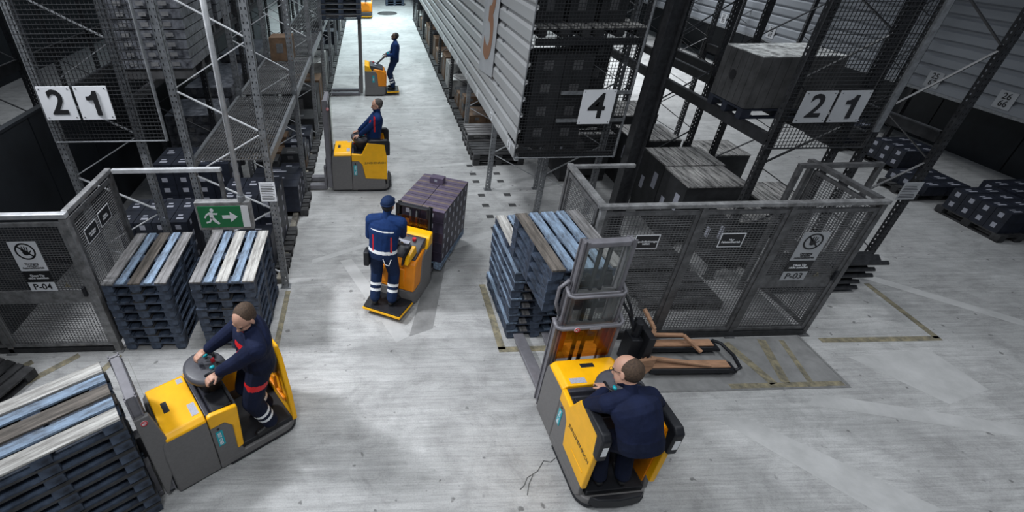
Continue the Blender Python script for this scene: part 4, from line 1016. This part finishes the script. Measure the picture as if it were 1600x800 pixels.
def forks(t, x0, x1, z=0.09, legs=True, arm_z=0.05, leglen=0.95):
    for s in (-1, 1):
        mb = MB().prism([(x0, z - 0.045), (x1 - 0.15, z - 0.03), (x1, z - 0.012), (x1, z), (x0, z)], 'y', s * 0.20 - 0.075, s * 0.20 + 0.075)
        mb.box(x0, x0 + 0.05, s * 0.20 - 0.06, s * 0.20 + 0.06, z, z + 0.42)
        part('fork', mb, 'mast_grey', t, bevel=0.006)
    if legs:
        for s in (-1, 1):
            mb = MB().box(x0, x0 + leglen, s * 0.20 - 0.07, s * 0.20 + 0.07, 0.03, 0.085, 0).box(x0 + 0.25, x0 + 0.62, s * 0.20 - 0.025, s * 0.20 + 0.025, 0.085, 0.088, 1)
            mb.box(x0 + 0.70, x0 + 0.90, s * 0.20 - 0.035, s * 0.20 + 0.035, 0.085, 0.088, 1)
            part('support_arm', mb, ['mast_grey', 'black_plastic'], t, bevel=0.003)
            for q in range(2): part('load_wheel', MB().tube([(x0 + 0.74 + q * 0.11, s * 0.20 - 0.03, 0.04), (x0 + 0.74 + q * 0.11, s * 0.20 + 0.03, 0.04)], 0.038, 14), 'black_plastic', t)
def skirt(L, xr, W=0.365, z0=0.035, z1=0.13):
    out = [(L, -W), (L, W)]
    for k in range(9):
        a = math.pi / 2 + math.pi * k / 8; out.append((xr + 0.16 + 0.16 * math.cos(a), (W - 0.16) * (1 if k < 4 else -1 if k > 4 else 0) + 0.16 * math.sin(a)))
    return MB().prism(out, 'z', z0, z1)
def mast(t, x0, W, sections, chain=True, steel='mast_grey', bar=0.06):
    """sections: (half width, z0, z1, x)"""
    for i, (w_, z0, z1, xx) in enumerate(sections):
        for s in (-1, 1):
            mb = MB().box(xx - 0.05, xx + 0.05, s * w_ - 0.012, s * w_ + 0.012, z0, z1).box(xx - 0.05, xx - 0.035, s * w_ - 0.035, s * w_ + 0.03, z0, z1).box(xx + 0.035, xx + 0.05, s * w_ - 0.035, s * w_ + 0.03, z0, z1)
            part('mast_profile', mb, steel, t, bevel=0.003)
        part('mast_crossbar', MB().box(xx - 0.05, xx + 0.04, -w_, w_, z1 - 0.01 - bar, z1 - 0.01), steel, t, bevel=0.01)
    if chain:
        w_, z0, z1, xx = sections[-1]
        for s in (-1, 1):
            part('lift_cylinder', MB().tube([(xx, s * 0.05, sections[0][1]), (xx, s * 0.05, z1 - 0.08)], 0.022, 10), 'black_plastic', t, smooth=True)
            part('chain_roller', MB().tube([(xx - 0.02, s * 0.11, z1 - 0.45), (xx + 0.02, s * 0.11, z1 - 0.45)], 0.04, 14), 'black_plastic', t)
def front_body(t, xb, xh, xm, W, hz=0.84):
    """grey front body xb..xm with yellow hood xb..xh"""
    part('front_panel', MB().prism([(xb, 0.04), (xm, 0.04), (xm, 0.60), (xh + 0.04, hz - 0.06), (xh, hz - 0.01), (xb, hz - 0.01)], 'y', -W, W), 'truck_grey', t, bevel=0.018, seg=3, label='grey front body panel')
    h = MB().prism([(-W - .002, hz - 0.03), (W + .002, hz - 0.03), (W + 0.002, hz), (W - 0.05, hz + 0.045), (-W + 0.05, hz + 0.045), (-W - 0.002, hz)], 'x', xb + 0.004, xh)
    hood = part('hood', h, 'yellow', t, bevel=0.014, seg=3, label='bright yellow hood')
    xc = xb + (xh - xb) * 0.72
    part('hood_grip', MB().box(xc - 0.028, xc + 0.028, -0.075, 0.075, hz + 0.040, hz + 0.049), 'black_plastic', hood, bevel=0.003)
    part('instruction_sticker', MB().box(xb + 0.03, xb + 0.10, 0.10, 0.27, hz + 0.044, hz + 0.047), 'label_grey', hood)
    part('instruction_sticker', MB().box(xb + 0.03, xb + 0.09, -0.29, -0.22, hz + 0.044, hz + 0.047), 'label_grey', hood)
def side_label(t, x, y, z, s):
    sg = 1 if y > 0 else -1
    l = part('type_plate', MB().box(x - 0.035, x + 0.035, y - 0.002 * sg, y + 0.003 * sg, z - 0.11, z + 0.11), 'teal', t)
    text(s, 0.05, 'signwhite', l, (x, y + 0.005 * sg, z), (0, 0, 1 * 1.0), (sg * 1.0, 0, 0), 0.0008) 
def compartment_truck(name, label, o, hd, L, msec, open_left=False, load_z=0.09, fork_len=1.15, txt=True, plex=None, two_tone=True):
    t = thing(name, label, 'warehouse truck', (o[0], o[1], 0), R(hd), GT); W = 0.365
    xm = L - 0.15; xh = xm - 0.06; xb = xm - 0.42 if L < 1.45 else xm - 0.45
    xc = xb - 0.33   # rear end of the console
    part('base_skirt', skirt(xb, 0.0, W), 'truck_grey', t, bevel=0.012, seg=3)
    part('rubber_bumper', skirt(xb - 0.1, -0.012, W + 0.006, 0.02, 0.045), 'black_plastic', t)
    part('floor_mat', MB().box(0.06, xc + 0.10, -W + 0.07, W - 0.03 if open_left else W - 0.07, 0.13, 0.20), 'black_plastic', t, bevel=0.008)
    front_body(t, xb, xh, xm, W)
    # centre console
    part('console', MB().prism([(xc + 0.05, 0.15), (xb, 0.15), (xb, 0.86), (xb - 0.05, 0.86), (xb - 0.07, 0.80), (xc, 0.77)], 'y', -W + 0.045, W - 0.045), 'dash_plastic', t, bevel=0.012, seg=3)
    part('document_tray', MB().box(xc + 0.05, xb - 0.09, 0.02, W - 0.09, 0.79, 0.815).box(xc + 0.03, xc + 0.05, 0.02, W - 0.09, 0.79, 0.85), 'black_plastic', t, bevel=0.006)
    part('key_button', MB().tube([(xb - 0.045, -0.2, 0.86), (xb - 0.045, -0.2, 0.885)], 0.018, 10), 'signred', t)
    steer_pod(t, xb - 0.20, -0.10, 0.98)
    # grey service doors each side
    for s in (-1, 1):
        low = open_left and s == 1
        xr = xc + 0.07 if low else 0.10
        prof = [(xb - 0.004, 0.06), (xb - 0.004, 0.70), (xb - 0.16, 0.70), (xb - 0.22, 0.63), (xb - 0.27, 0.33), (xr, 0.30 if not low else 0.2), (xr - 0.02, 0.13), (xr + 0.02, 0.06)]
        part('service_panel', MB().prism(prof, 'y', s * (W - 0.05), s * (W - 0.002)), 'truck_grey', t, bevel=0.010, seg=3)
        if low: ys = [(xb - 0.004, 0.70), (xb - 0.004, 0.86), (xb - 0.05, 0.88), (xc + 0.02, 0.84), (xc + 0.05, 0.24), (xc + 0.12, 0.22), (xb - 0.22, 0.60), (xb - 0.15, 0.70)]
        else: ys = [(xb - 0.004, 0.70), (xb - 0.004, 0.86), (xc + 0.12, 0.84), (xc + 0.0, 1.08), (0.05, 1.10), (0.05, 0.28), (xb - 0.28, 0.31), (xb - 0.22, 0.62), (xb - 0.15, 0.70)]
        if open_left and s == -1: ys = [(xb - 0.004, 0.70), (xb - 0.004, 0.86), (xc + 0.02, 0.84), (xc - 0.02, 0.60), (0.05, 0.60), (0.05, 0.28), (xb - 0.28, 0.31), (xb - 0.22, 0.62), (xb - 0.15, 0.70)]
        sh = part('side_shell', MB().prism(ys, 'y', s * (W - 0.045), s * (W + 0.012)), 'yellow', t, bevel=0.014, seg=3, label='yellow side shell')
        if s == 1: side_label(t, xb - 0.075, W + 0.0005, 0.50, 'ERC 216z' if not low else 'ERD 220')
        if s == 1: part('round_lock', MB().tube([(xb - 0.075, W - 0.004, 0.645), (xb - 0.075, W + 0.004, 0.645)], 0.014, 10), 'black_plastic', t)
        if not open_left and txt:
            decal_text('JUNGHEINRICH', 0.062, 'ink', sh, 0.30, s * (W + 0.0135), 0.66, -s)
            part('raised_rib', MB().box(0.12, 0.38, s * (W + 0.010), s * (W + 0.016), 0.44, 0.462), 'yellow', sh, bevel=0.002)
        if not open_left:
            pd = MB().prism([(-0.005, 0.82), (0.075, 0.82), (0.11, 1.05), (xc - 0.04, 1.09), (xc - 0.02, 1.12), (xc - 0.08, 1.15), (0.05, 1.15), (-0.005, 1.10)], 'y', s * (W - 0.075), s * (W + 0.018))
            part('arm_pad', pd, 'black_plastic', t, bevel=0.02, seg=3)
            part('rear_reflector', MB().box(-0.009, -0.005, s * (W - 0.055), s * (W - 0.005), 0.90, 1.02), 'reflective', t)
    if open_left:
        g = part('back_guard', MB().prism([(-W + 0.0, 0.13), (W - 0.02, 0.13), (W - 0.06, 0.55), (0.20, 1.00), (0.12, 1.12), (-W + 0.05, 1.12), (-W, 1.0)], 'x', 0.0, 0.06), 'yellow', t, bevel=0.015, seg=3, label='yellow rear guard')
        part('back_pad', MB().prism([(-W + 0.06, 0.72), (0.10, 0.72), (0.19, 0.98), (0.11, 1.18), (-W + 0.06, 1.18)], 'x', 0.055, 0.11), 'pod_plastic', t, bevel=0.02, seg=3)
        part('guard_bracket', MB().bar((0.08, -W + 0.08, 0.42), (0.08, W - 0.12, 0.42), 0.03, 0.05).bar((0.10, 0.1, 0.5), (0.10, 0.1, 0.7), 0.03, 0.04), 'orange', t, bevel=0.006)
    else:
        part('step_edge', MB().prism([(0.02, -0.28), (0.02, 0.28), (-0.03, 0.22), (-0.05, 0.0), (-0.03, -0.22)], 'z', 0.06, 0.19), 'black_plastic', t, bevel=0.012, seg=3)
        for s in (-1, 1): part('inner_lining', MB().box(0.12, xc, s * (W - 0.05), s * (W - 0.065), 0.2, 1.0), 'orange', t)
    mast(t, xm, W, msec)
    forks(t, L - 0.02, L + fork_len, load_z, True)
    return t, xm
# A: front left truck, driver stands sideways on its open platform
tA, xm = compartment_truck('warehouse_truck', 'yellow and grey rider truck at the front left, next to the big pallet stack', TA['o'], 215, 1.53,
    [(0.30, 0.08, 1.50, 1.44), (0.255, 0.10, 1.46, 1.43)], open_left=True, fork_len=1.1)
part('mast_guard_window', MB().box(1.335, 1.340, -0.28, 0.28, 0.86, 1.42), 'plexi', tA)
part('mast_side_cover', MB().prism([(1.30, 0.55), (1.46, 0.1), (1.49, 0.1), (1.49, 1.25), (1.36, 1.25), (1.30, 0.86)], 'y', 0.305, 0.352), 'truck_grey', tA, bevel=0.01, seg=3)
def nostep(t, x, y, z, nrm):
    mb = MB().tube([(x, y, z), (x + nrm[0] * .003, y + nrm[1] * .003, z + nrm[2] * .003)], 0.032, 16, 0); s = part('no_step_sign', mb, 'signwhite', t)
    N = [x + nrm[0] * .004, y + nrm[1] * .004, z + nrm[2] * .004]
    if abs(nrm[1]) > 0.5: ring = [(N[0] + 0.026 * math.cos(a), N[1], N[2] + 0.026 * math.sin(a)) for a in [k * math.pi / 8 for k in range(16)]]
    else: ring = [(N[0], N[1] + 0.026 * math.cos(a), N[2] + 0.026 * math.sin(a)) for a in [k * math.pi / 8 for k in range(16)]]
    part('red_ring', MB().tube(ring, 0.005, 6, 0, True).bar(ring[2], ring[10], 0.004, 0.008), 'signred', s)
nostep(tA, 1.42, 0.353, 1.18, (0, 1, 0))
# B: second truck in the aisle
TB = dict(o=(0.33, 9.95), hd=180)
tB, xm = compartment_truck('warehouse_truck', 'yellow rider truck with raised forks facing the left rack, second in the aisle', TB['o'], 180, 1.36,
    [(0.30, 0.08, 1.95, 1.27), (0.255, 0.10, 1.9, 1.26)], fork_len=1.05, load_z=0.12)
part('mast_side_cover', MB().box(1.205, 1.215, 0.28, 0.34, 0.86, 1.9), 'mast_grey', tB)
nostep(tB, 1.21, 0.37, 1.80, (0, 1, 0))
part('mast_guard_window', MB().box(1.185, 1.190, -0.27, 0.27, 0.86, 1.85), 'plexi', tB)
# E: front right truck with the extended mast
tE, xm = compartment_truck('warehouse_truck', 'yellow rider truck at the front right with extended mast and lifted pallets', TE['o'], 94, 1.38,
    [(0.335, 0.08, 1.32, 1.29), (0.285, 0.5, 1.74, 1.31), (0.235, 0.9, 2.34, 1.33)], fork_len=1.1)
part('amber_shield', MB().box(1.205, 1.210, -0.30, 0.30, 0.88, 1.30), 'plexi_amber', tE, label='amber see-through shield')
part('clear_shield', MB().box(1.245, 1.250, -0.27, 0.27, 1.32, 1.70).box(1.270, 1.275, -0.22, 0.22, 1.74, 2.28), 'plexi', tE, label='clear see-through shield')
def guard_bar(t, x, w_, z, d=0.07, r=0.02):
    part('guard_bar', MB().tube([(x + 0.05, -w_ - 0.03, z + 0.06), (x - d + 0.03, -w_ - 0.03, z + 0.01), (x - d, -w_ + 0.02, z), (x - d, w_ - 0.02, z), (x - d + 0.03, w_ + 0.03, z + 0.01), (x + 0.05, w_ + 0.03, z + 0.06)], r, 8), 'mast_grey', t, smooth=True)
guard_bar(tE, 1.27, 0.335, 1.32, r=0.024); guard_bar(tE, 1.29, 0.27, 1.72)
part('sticker', MB().box(1.174, 1.176, -0.10, 0.02, 1.305, 1.335), 'label_grey', tE)
nostep(tE, 1.172, 0.16, 1.32, (-1, 0, 0))
# lifted forks for E
for s in (-1, 1):
    part('raised_fork', MB().box(1.42, 2.55, s * 0.20 - 0.07, s * 0.20 + 0.07, 1.325, 1.365).box(1.40, 1.44, s * 0.20 - 0.06, s * 0.20 + 0.06, 1.325, 1.80), 'mast_grey', tE, bevel=0.005)
part('fork_carriage', MB().box(1.385, 1.41, -0.34, 0.34, 1.42, 1.50).box(1.385, 1.41, -0.34, 0.34, 1.72, 1.80), 'black_plastic', tE)
part('mast_hose', MB().tube([(1.34, 0.30, 1.40), (1.36, 0.36, 1.55), (1.36, 0.36, 1.75), (1.34, 0.28, 1.86)], 0.02, 8), 'mast_grey', tE, smooth=True)
# C and D: trucks with fold-down platform
def platform_truck(label, o, hd, msec, lead_load=True, far=False, fl=1.05, tiller=True):
    t = thing('warehouse_truck', label, 'warehouse truck', (o[0], o[1], 0), R(hd), GT); W = 0.35
    xb0, xb1 = 0.40, 1.10
    hull = [(xb1, -W), (xb1, W), (xb0 + 0.12, W), (xb0 + 0.03, W - 0.06), (xb0, W - 0.15), (xb0, -W + 0.15), (xb0 + 0.03, -W + 0.06), (xb0 + 0.12, -W)]
    part('lower_body', MB().prism(hull, 'z', 0.04, 0.30), 'truck_grey', t, bevel=0.015, seg=3)
    part('side_panel', MB().prism([(xb0 + 0.26, 0.28), (xb1, 0.28), (xb1, 0.80), (xb0 + 0.36, 0.78), (xb0 + 0.30, 0.70)], 'y', -W - 0.002, W + 0.002), 'truck_grey', t, bevel=0.015, seg=3)
    part('rear_cover', MB().prism([(xb0 + 0.00, 0.30), (xb0 + 0.28, 0.30), (xb0 + 0.34, 0.72), (xb0 + 0.44, 0.80), (xb0 + 0.40, 0.86), (xb0 + 0.10, 0.80), (xb0 + 0.04, 0.74)], 'y', -W + 0.012, W - 0.012), 'orange', t, bevel=0.03, seg=3, label='orange rear cover')
    part('cover_recess', MB().box(xb0 - 0.004, xb0 + 0.03, -0.19, 0.20, 0.36, 0.68), 'orange', t, bevel=0.012, seg=3)
    part('front_hood', MB().prism([(xb0 + 0.46, 0.78), (xb1, 0.78), (xb1, 0.99), (xb0 + 0.56, 0.95)], 'y', -W, W), 'yellow', t, bevel=0.02, seg=3, label='yellow front hood')
    part('console', MB().prism([(xb0 + 0.10, 0.80), (xb0 + 0.50, 0.80), (xb0 + 0.54, 0.95), (xb0 + 0.46, 0.96), (xb0 + 0.14, 0.84)], 'y', -W + 0.04, W - 0.04), 'dash_plastic', t, bevel=0.015, seg=3)
    part('red_button', MB().tube([(xb0 + 0.42, -0.16, 0.93), (xb0 + 0.42, -0.16, 0.975)], 0.03, 12), 'signred', t)
    part('paper_label', MB().box(xb0 + 0.30, xb0 + 0.38, -0.12, 0.08, 0.925, 0.935), 'label_grey', t)
    side_label(t, xb0 + 0.42, W + 0.0025, 0.55, 'ERC')
    part('platform', MB().prism([(0.0, -0.29), (0.0, 0.29), (0.40, 0.33), (0.40, -0.33)], 'z', 0.125, 0.155), 'black_plastic', t, bevel=0.006)
    part('platform_edge', MB().prism([(-0.012, -0.30), (-0.012, 0.30), (0.39, 0.34), (0.39, 0.31), (0.02, 0.27), (0.02, -0.27), (0.39, -0.31), (0.39, -0.34)], 'z', 0.095, 0.130), 'yellow', t, bevel=0.004, label='yellow platform edge')
    if tiller:
        b = part('tiller_arm', MB().bar((xb0 + 0.32, 0, 0.93), (xb0 + 0.02, 0, 1.18), 0.07, 0.05), 'pod_plastic', t, bevel=0.012)
        part('tiller_head', MB().tube([(xb0 + 0.03, -0.13, 1.17), (xb0 - 0.02, -0.16, 1.22), (xb0 - 0.09, -0.15, 1.26), (xb0 - 0.11, 0, 1.27), (xb0 - 0.09, 0.15, 1.26), (xb0 - 0.02, 0.16, 1.22), (xb0 + 0.03, 0.13, 1.17)], 0.022, 8), 'pod_plastic', b, smooth=True)
        part('control_cap', MB().box(xb0 - 0.04, xb0 + 0.06, -0.07, 0.07, 1.14, 1.21), 'pod_plastic', b, bevel=0.02, seg=3)
        for sy in (-1, 1): part('thumb_switch', MB().ball((xb0 - 0.05, sy * 0.09, 1.255), (0.03, 0.025, 0.02)), 'teal', b)
    else:
        part('side_flap', MB().prism([(xb0 - 0.10, 0.84), (xb0 + 0.24, 0.86), (xb0 + 0.20, 1.00), (xb0 - 0.06, 0.93)], 'y', -0.28, -0.22), 'yellow', t, bevel=0.012, seg=3, label='yellow arm guard flap')
        part('side_flap_back', MB().prism([(xb0 - 0.12, 0.83), (xb0 + 0.24, 0.85), (xb0 + 0.20, 1.01), (xb0 - 0.07, 0.94)], 'y', -0.21, -0.18), 'black_plastic', t, bevel=0.012, seg=3)
        b = part('tiller_arm', MB().bar((xb0 + 0.32, 0.05, 0.93), (xb0 + 0.10, 0.08, 1.08), 0.07, 0.05), 'pod_plastic', t, bevel=0.012)
        part('tiller_head', MB().tube([(xb0 + 0.10, -0.10, 1.07), (xb0 + 0.02, -0.12, 1.10), (xb0 + 0.0, 0.05, 1.11), (xb0 + 0.02, 0.2, 1.10), (xb0 + 0.10, 0.2, 1.07)], 0.02, 8), 'pod_plastic', b, smooth=True)
    mast(t, xb1, W, msec, steel='black_plastic' if not tiller else 'truck_grey', bar=0.025 if not tiller else 0.06)
    if fl: forks(t, xb1 + 0.16, xb1 + 0.16 + fl, 0.10, True, leglen=0.95)
    return t
TC = dict(o=(0.87, 16.75), hd=180)
tC = platform_truck('yellow and grey platform truck with very tall mast, third truck along the aisle', TC['o'], 180, [(0.22, 0.06, 2.2, 1.22), (0.18, 0.10, 3.6, 1.23)], far=True)
for s in (-1, 1): part('raised_fork', MB().box(1.3, 2.35, s * 0.2 - 0.07, s * 0.2 + 0.07, 2.36, 2.40), 'mast_grey', tC)
TD = dict(o=(0.06, 5.49), hd=63)
tD = platform_truck('orange and yellow platform truck in the middle of the aisle carrying the carton load', TD['o'], 63, [(0.25, 0.06, 1.32, 1.17)], tiller=False, fl=1.05)
part('load_guard', MB().box(1.115, 1.12, -0.25, 0.25, 0.95, 1.15), 'plexi_amber', tD)
# F: far truck
tF = platform_truck('small distant yellow truck at the far end of the aisle', (-0.25, 31.2), 90, [(0.24, 0.06, 2.0, 1.2)], fl=1.0)

# D's load
p = loc2w(TD, 1.31 + 0.66, -0.02)
flat_pallet((p[0], p[1], 0.10), R(63 - 90), 'blue pallet under the purple carton load in the middle of the aisle', None, 'wood_blue', 'wood_blue')
for k in range(5):
    for i in range(2):
        for j in range(6):
            q = loc2w(TD, 1.31 + 0.16 + j * 0.2, -0.02 + (0.5 - i) * 0.40)
            place_carton(0.40, 0.20, 0.185, (q[0], q[1], 0.245 + k * 0.186), R(63 - 90), 'purple-black carton on the middle truck, %s column, %s row, %s layer' % ('left' if i == 0 else 'right', ORD[j], ORD[k]), 'cartons on the middle truck', 'carton_side', 'carton_purple', 'rf', 'carton_strap')
q = loc2w(TD, 1.31 + 1.02, 0.05)
o = place_carton(0.24, 0.16, 0.10, (q[0], q[1], 0.245 + 5 * 0.186), R(63 - 90), 'small single purple box with a white label on top of the carton load', None, 'carton_purple', 'carton_purple', 'f')

# hand pallet truck by the cage
t = thing('hand_pallet_truck', 'black hand pallet truck with brown wooden forks parked before the right cage', 'pallet truck', (3.25, 4.50, 0), R(-1))
for s in (-1, 1):
    part('fork', MB().prism([(0.20, 0.16), (1.20, 0.15), (1.32, 0.11), (1.32, 0.08), (0.20, 0.08)], 'y', s * 0.19 - 0.085, s * 0.19 + 0.085), 'black_plastic', t, bevel=0.01)
    part('fork_top', MB().box(0.22, 1.22, s * 0.19 - 0.06, s * 0.19 + 0.06, 0.158, 0.172), 'wood_raw', t, label='brown worn fork top')
    part('fork_wheel', MB().tube([(1.15, s * 0.19 - 0.03, 0.04), (1.15, s * 0.19 + 0.03, 0.04)], 0.04, 12), 'black_plastic', t)
part('end_cap', MB().tube([(1.28, -0.27, 0.13), (1.38, -0.22, 0.12), (1.42, 0, 0.12), (1.38, 0.22, 0.12), (1.28, 0.27, 0.13)], 0.022, 8), 'black_plastic', t, smooth=True)
part('brace_bar', MB().bar((0.22, 0.22, 0.30), (0.82, 0.22, 0.28), 0.05, 0.035).bar((0.82, 0.22, 0.28), (0.96, -0.02, 0.20), 0.05, 0.035).bar((0.22, -0.16, 0.26), (0.96, -0.24, 0.19), 0.05, 0.03), 'wood_raw', t, bevel=0.005, label='brown brace bars')
part('back_board', MB().bar((0.12, 0.16, 0.80), (0.22, -0.02, 0.62), 0.05, 0.03).bar((0.22, -0.02, 0.62), (0.10, -0.20, 0.25), 0.05, 0.05).prism([(0.02, 0.08), (0.02, 0.30), (0.22, 0.34), (0.22, 0.16), (0.14, 0.04)], 'y', -0.26, -0.22), 'wood_raw', t, bevel=0.005, label='brown angled back boards')
part('pump_body', MB().box(-0.06, 0.14, -0.10, 0.12, 0.08, 0.50).tube([(0.02, 0.0, 0.3), (0.02, 0.0, 0.72)], 0.05, 12).box(0.08, 0.17, -0.20, 0.22, 0.16, 0.62), 'black_plastic', t, bevel=0.01)
part('steer_wheel', MB().tube([(0.02, -0.10, 0.09), (0.02, 0.10, 0.09)], 0.09, 16), 'black_plastic', t)
part('draw_bar', MB().tube([(0.0, 0.0, 0.55), (-0.12, 0.02, 0.82)], 0.025, 8), 'black_plastic', t, smooth=True)
part('handle_loop', MB().tube([(-0.12, 0.02, 0.82), (-0.19, 0.12, 0.92), (-0.26, 0.12, 1.10), (-0.29, 0.04, 1.17), (-0.29, -0.06, 1.17), (-0.25, -0.12, 1.08), (-0.18, -0.10, 0.92)], 0.018, 8, 0, True), 'black_plastic', t, smooth=True)

# ------------------------------------------------------------------ the five people
def put(T, x, y, z, rot, label, J, mats, **kw):
    p = loc2w(T, x, y, z); return person(label, p, R(T['hd'] + rot), J, mats, **kw)
NAVY = dict(skin='skin', jacket='jacket', trousers='trousers_dark')
BLUE = dict(skin='skin', jacket='jacket_blue', trousers='trousers')
# A driver: stands on the open platform, looks down at the controls
put(TA, 0.27, 0.18, 0.20, 0, 'person in navy work clothes with red pocket flaps steering the front left truck',
    pose((0.0, 0.0, 0.92), lean=(0.02, 0.07), rise=(0.25, 0.20), turn=-12, handL=(0.44, -0.02, 0.91), handR=(0.43, -0.33, 0.94), footL=(0.04, 0.13, 0), footR=(-0.02, -0.10, 0), look=(0.85, 0.40, -0.42), headup=(0.4, 0.2, 0.9), bulk=1.30, hs=1.12,
         palmL=(0.2, 0, -1), palmR=(0.2, 0, -1), elbL=(-0.3, 0.9, -0.7), elbR=(-0.3, -0.8, -0.9), patches=[((0.14, 0.12, 1.27), (0.08, 0.06, 0.022), 5), ((0.10, 0.17, 0.72), (0.10, 0.10, 0.03), 5)]),
    NAVY, voxel=0.006, hair='hair_brown', scale=1.05)
# B driver
put(TB, 0.30, 0.02, 0.18, 0, 'person in blue work jacket with red piping driving the second truck, seen from the side',
    pose((0.02, 0.0, 0.90), lean=(-0.06, 0.0), handL=(0.36, 0.05, 0.93), handR=(0.36, -0.20, 0.95), look=(1, 0.1, -0.08), bulk=1.13, hs=1.06, patches=[((0.0, 0.20, 1.25), (0.016, 0.08, 0.16), 5), ((0.10, 0.15, 1.30), (0.04, 0.05, 0.02), 5)]),
    BLUE, voxel=0.007, hair='hair_short', scale=1.0)
# C operator
put(TC, 0.16, 0.0, 0.155, 0, 'person in blue standing on the tall mast truck, looking up',
    pose((-0.03, 0.0, 0.93), lean=(-0.02, 0.0), handL=(0.22, 0.13, 1.07), handR=(0.22, -0.13, 1.07), look=(1, 0, 0.35), headup=(-0.3, 0, 1), bulk=1.12),
    dict(skin='skin_dark', jacket='jacket_blue', trousers='trousers'), voxel=0.009, hair='hair_black')
# D operator with cap, seen from behind
tp = put(TD, 0.15, 0.04, 0.155, 12, 'person in blue work suit with cap and white belt stripe, back turned, middle truck',
    pose((0.02, 0.0, 0.93), lean=(0.04, -0.03), handL=(0.34, 0.12, 1.00), handR=(0.42, -0.20, 0.96), footL=(0.0, 0.12, 0), footR=(0.02, -0.13, 0), look=(1, -0.2, 0.0), bulk=1.15, belt=True, toeR=(1, -0.5, 0)),
    BLUE, voxel=0.006, hair='hair_black', cap=True)
part('belt_pouch', MB().box(-0.10, 0.06, 0.17, 0.25, 0.72, 0.95), 'black_plastic', tp, bevel=0.02, seg=3)
part('key_cord', MB().tube([(-0.13, -0.04, 0.90), (-0.135, -0.07, 0.82), (-0.13, -0.12, 0.80), (-0.12, -0.15, 0.90)], 0.005, 6), 'reflective', tp)
# E driver
put(TE, 0.06, 0.09, 0.20, 0, 'person in dark navy jacket with glasses and thinning hair driving the front right truck',
    pose((-0.06, -0.05, 0.86), lean=(0.17, 0.045), rise=(0.20, 0.12), turn=6, bulk=1.16, handL=(0.46, 0.02, 0.90), handR=(0.48, -0.24, 0.90), footL=(0.10, 0.06, 0), footR=(0.08, -0.17, 0), look=(0.75, 0.55, -0.45), headup=(0.5, 0, 0.85), bald=True, hs=1.2,
         elbL=(-0.2, 1.0, -0.6), elbR=(-0.4, -1.0, -0.6)),
    NAVY, voxel=0.006, hair='hair_brown', glasses=True, bands=False, scale=1.03)
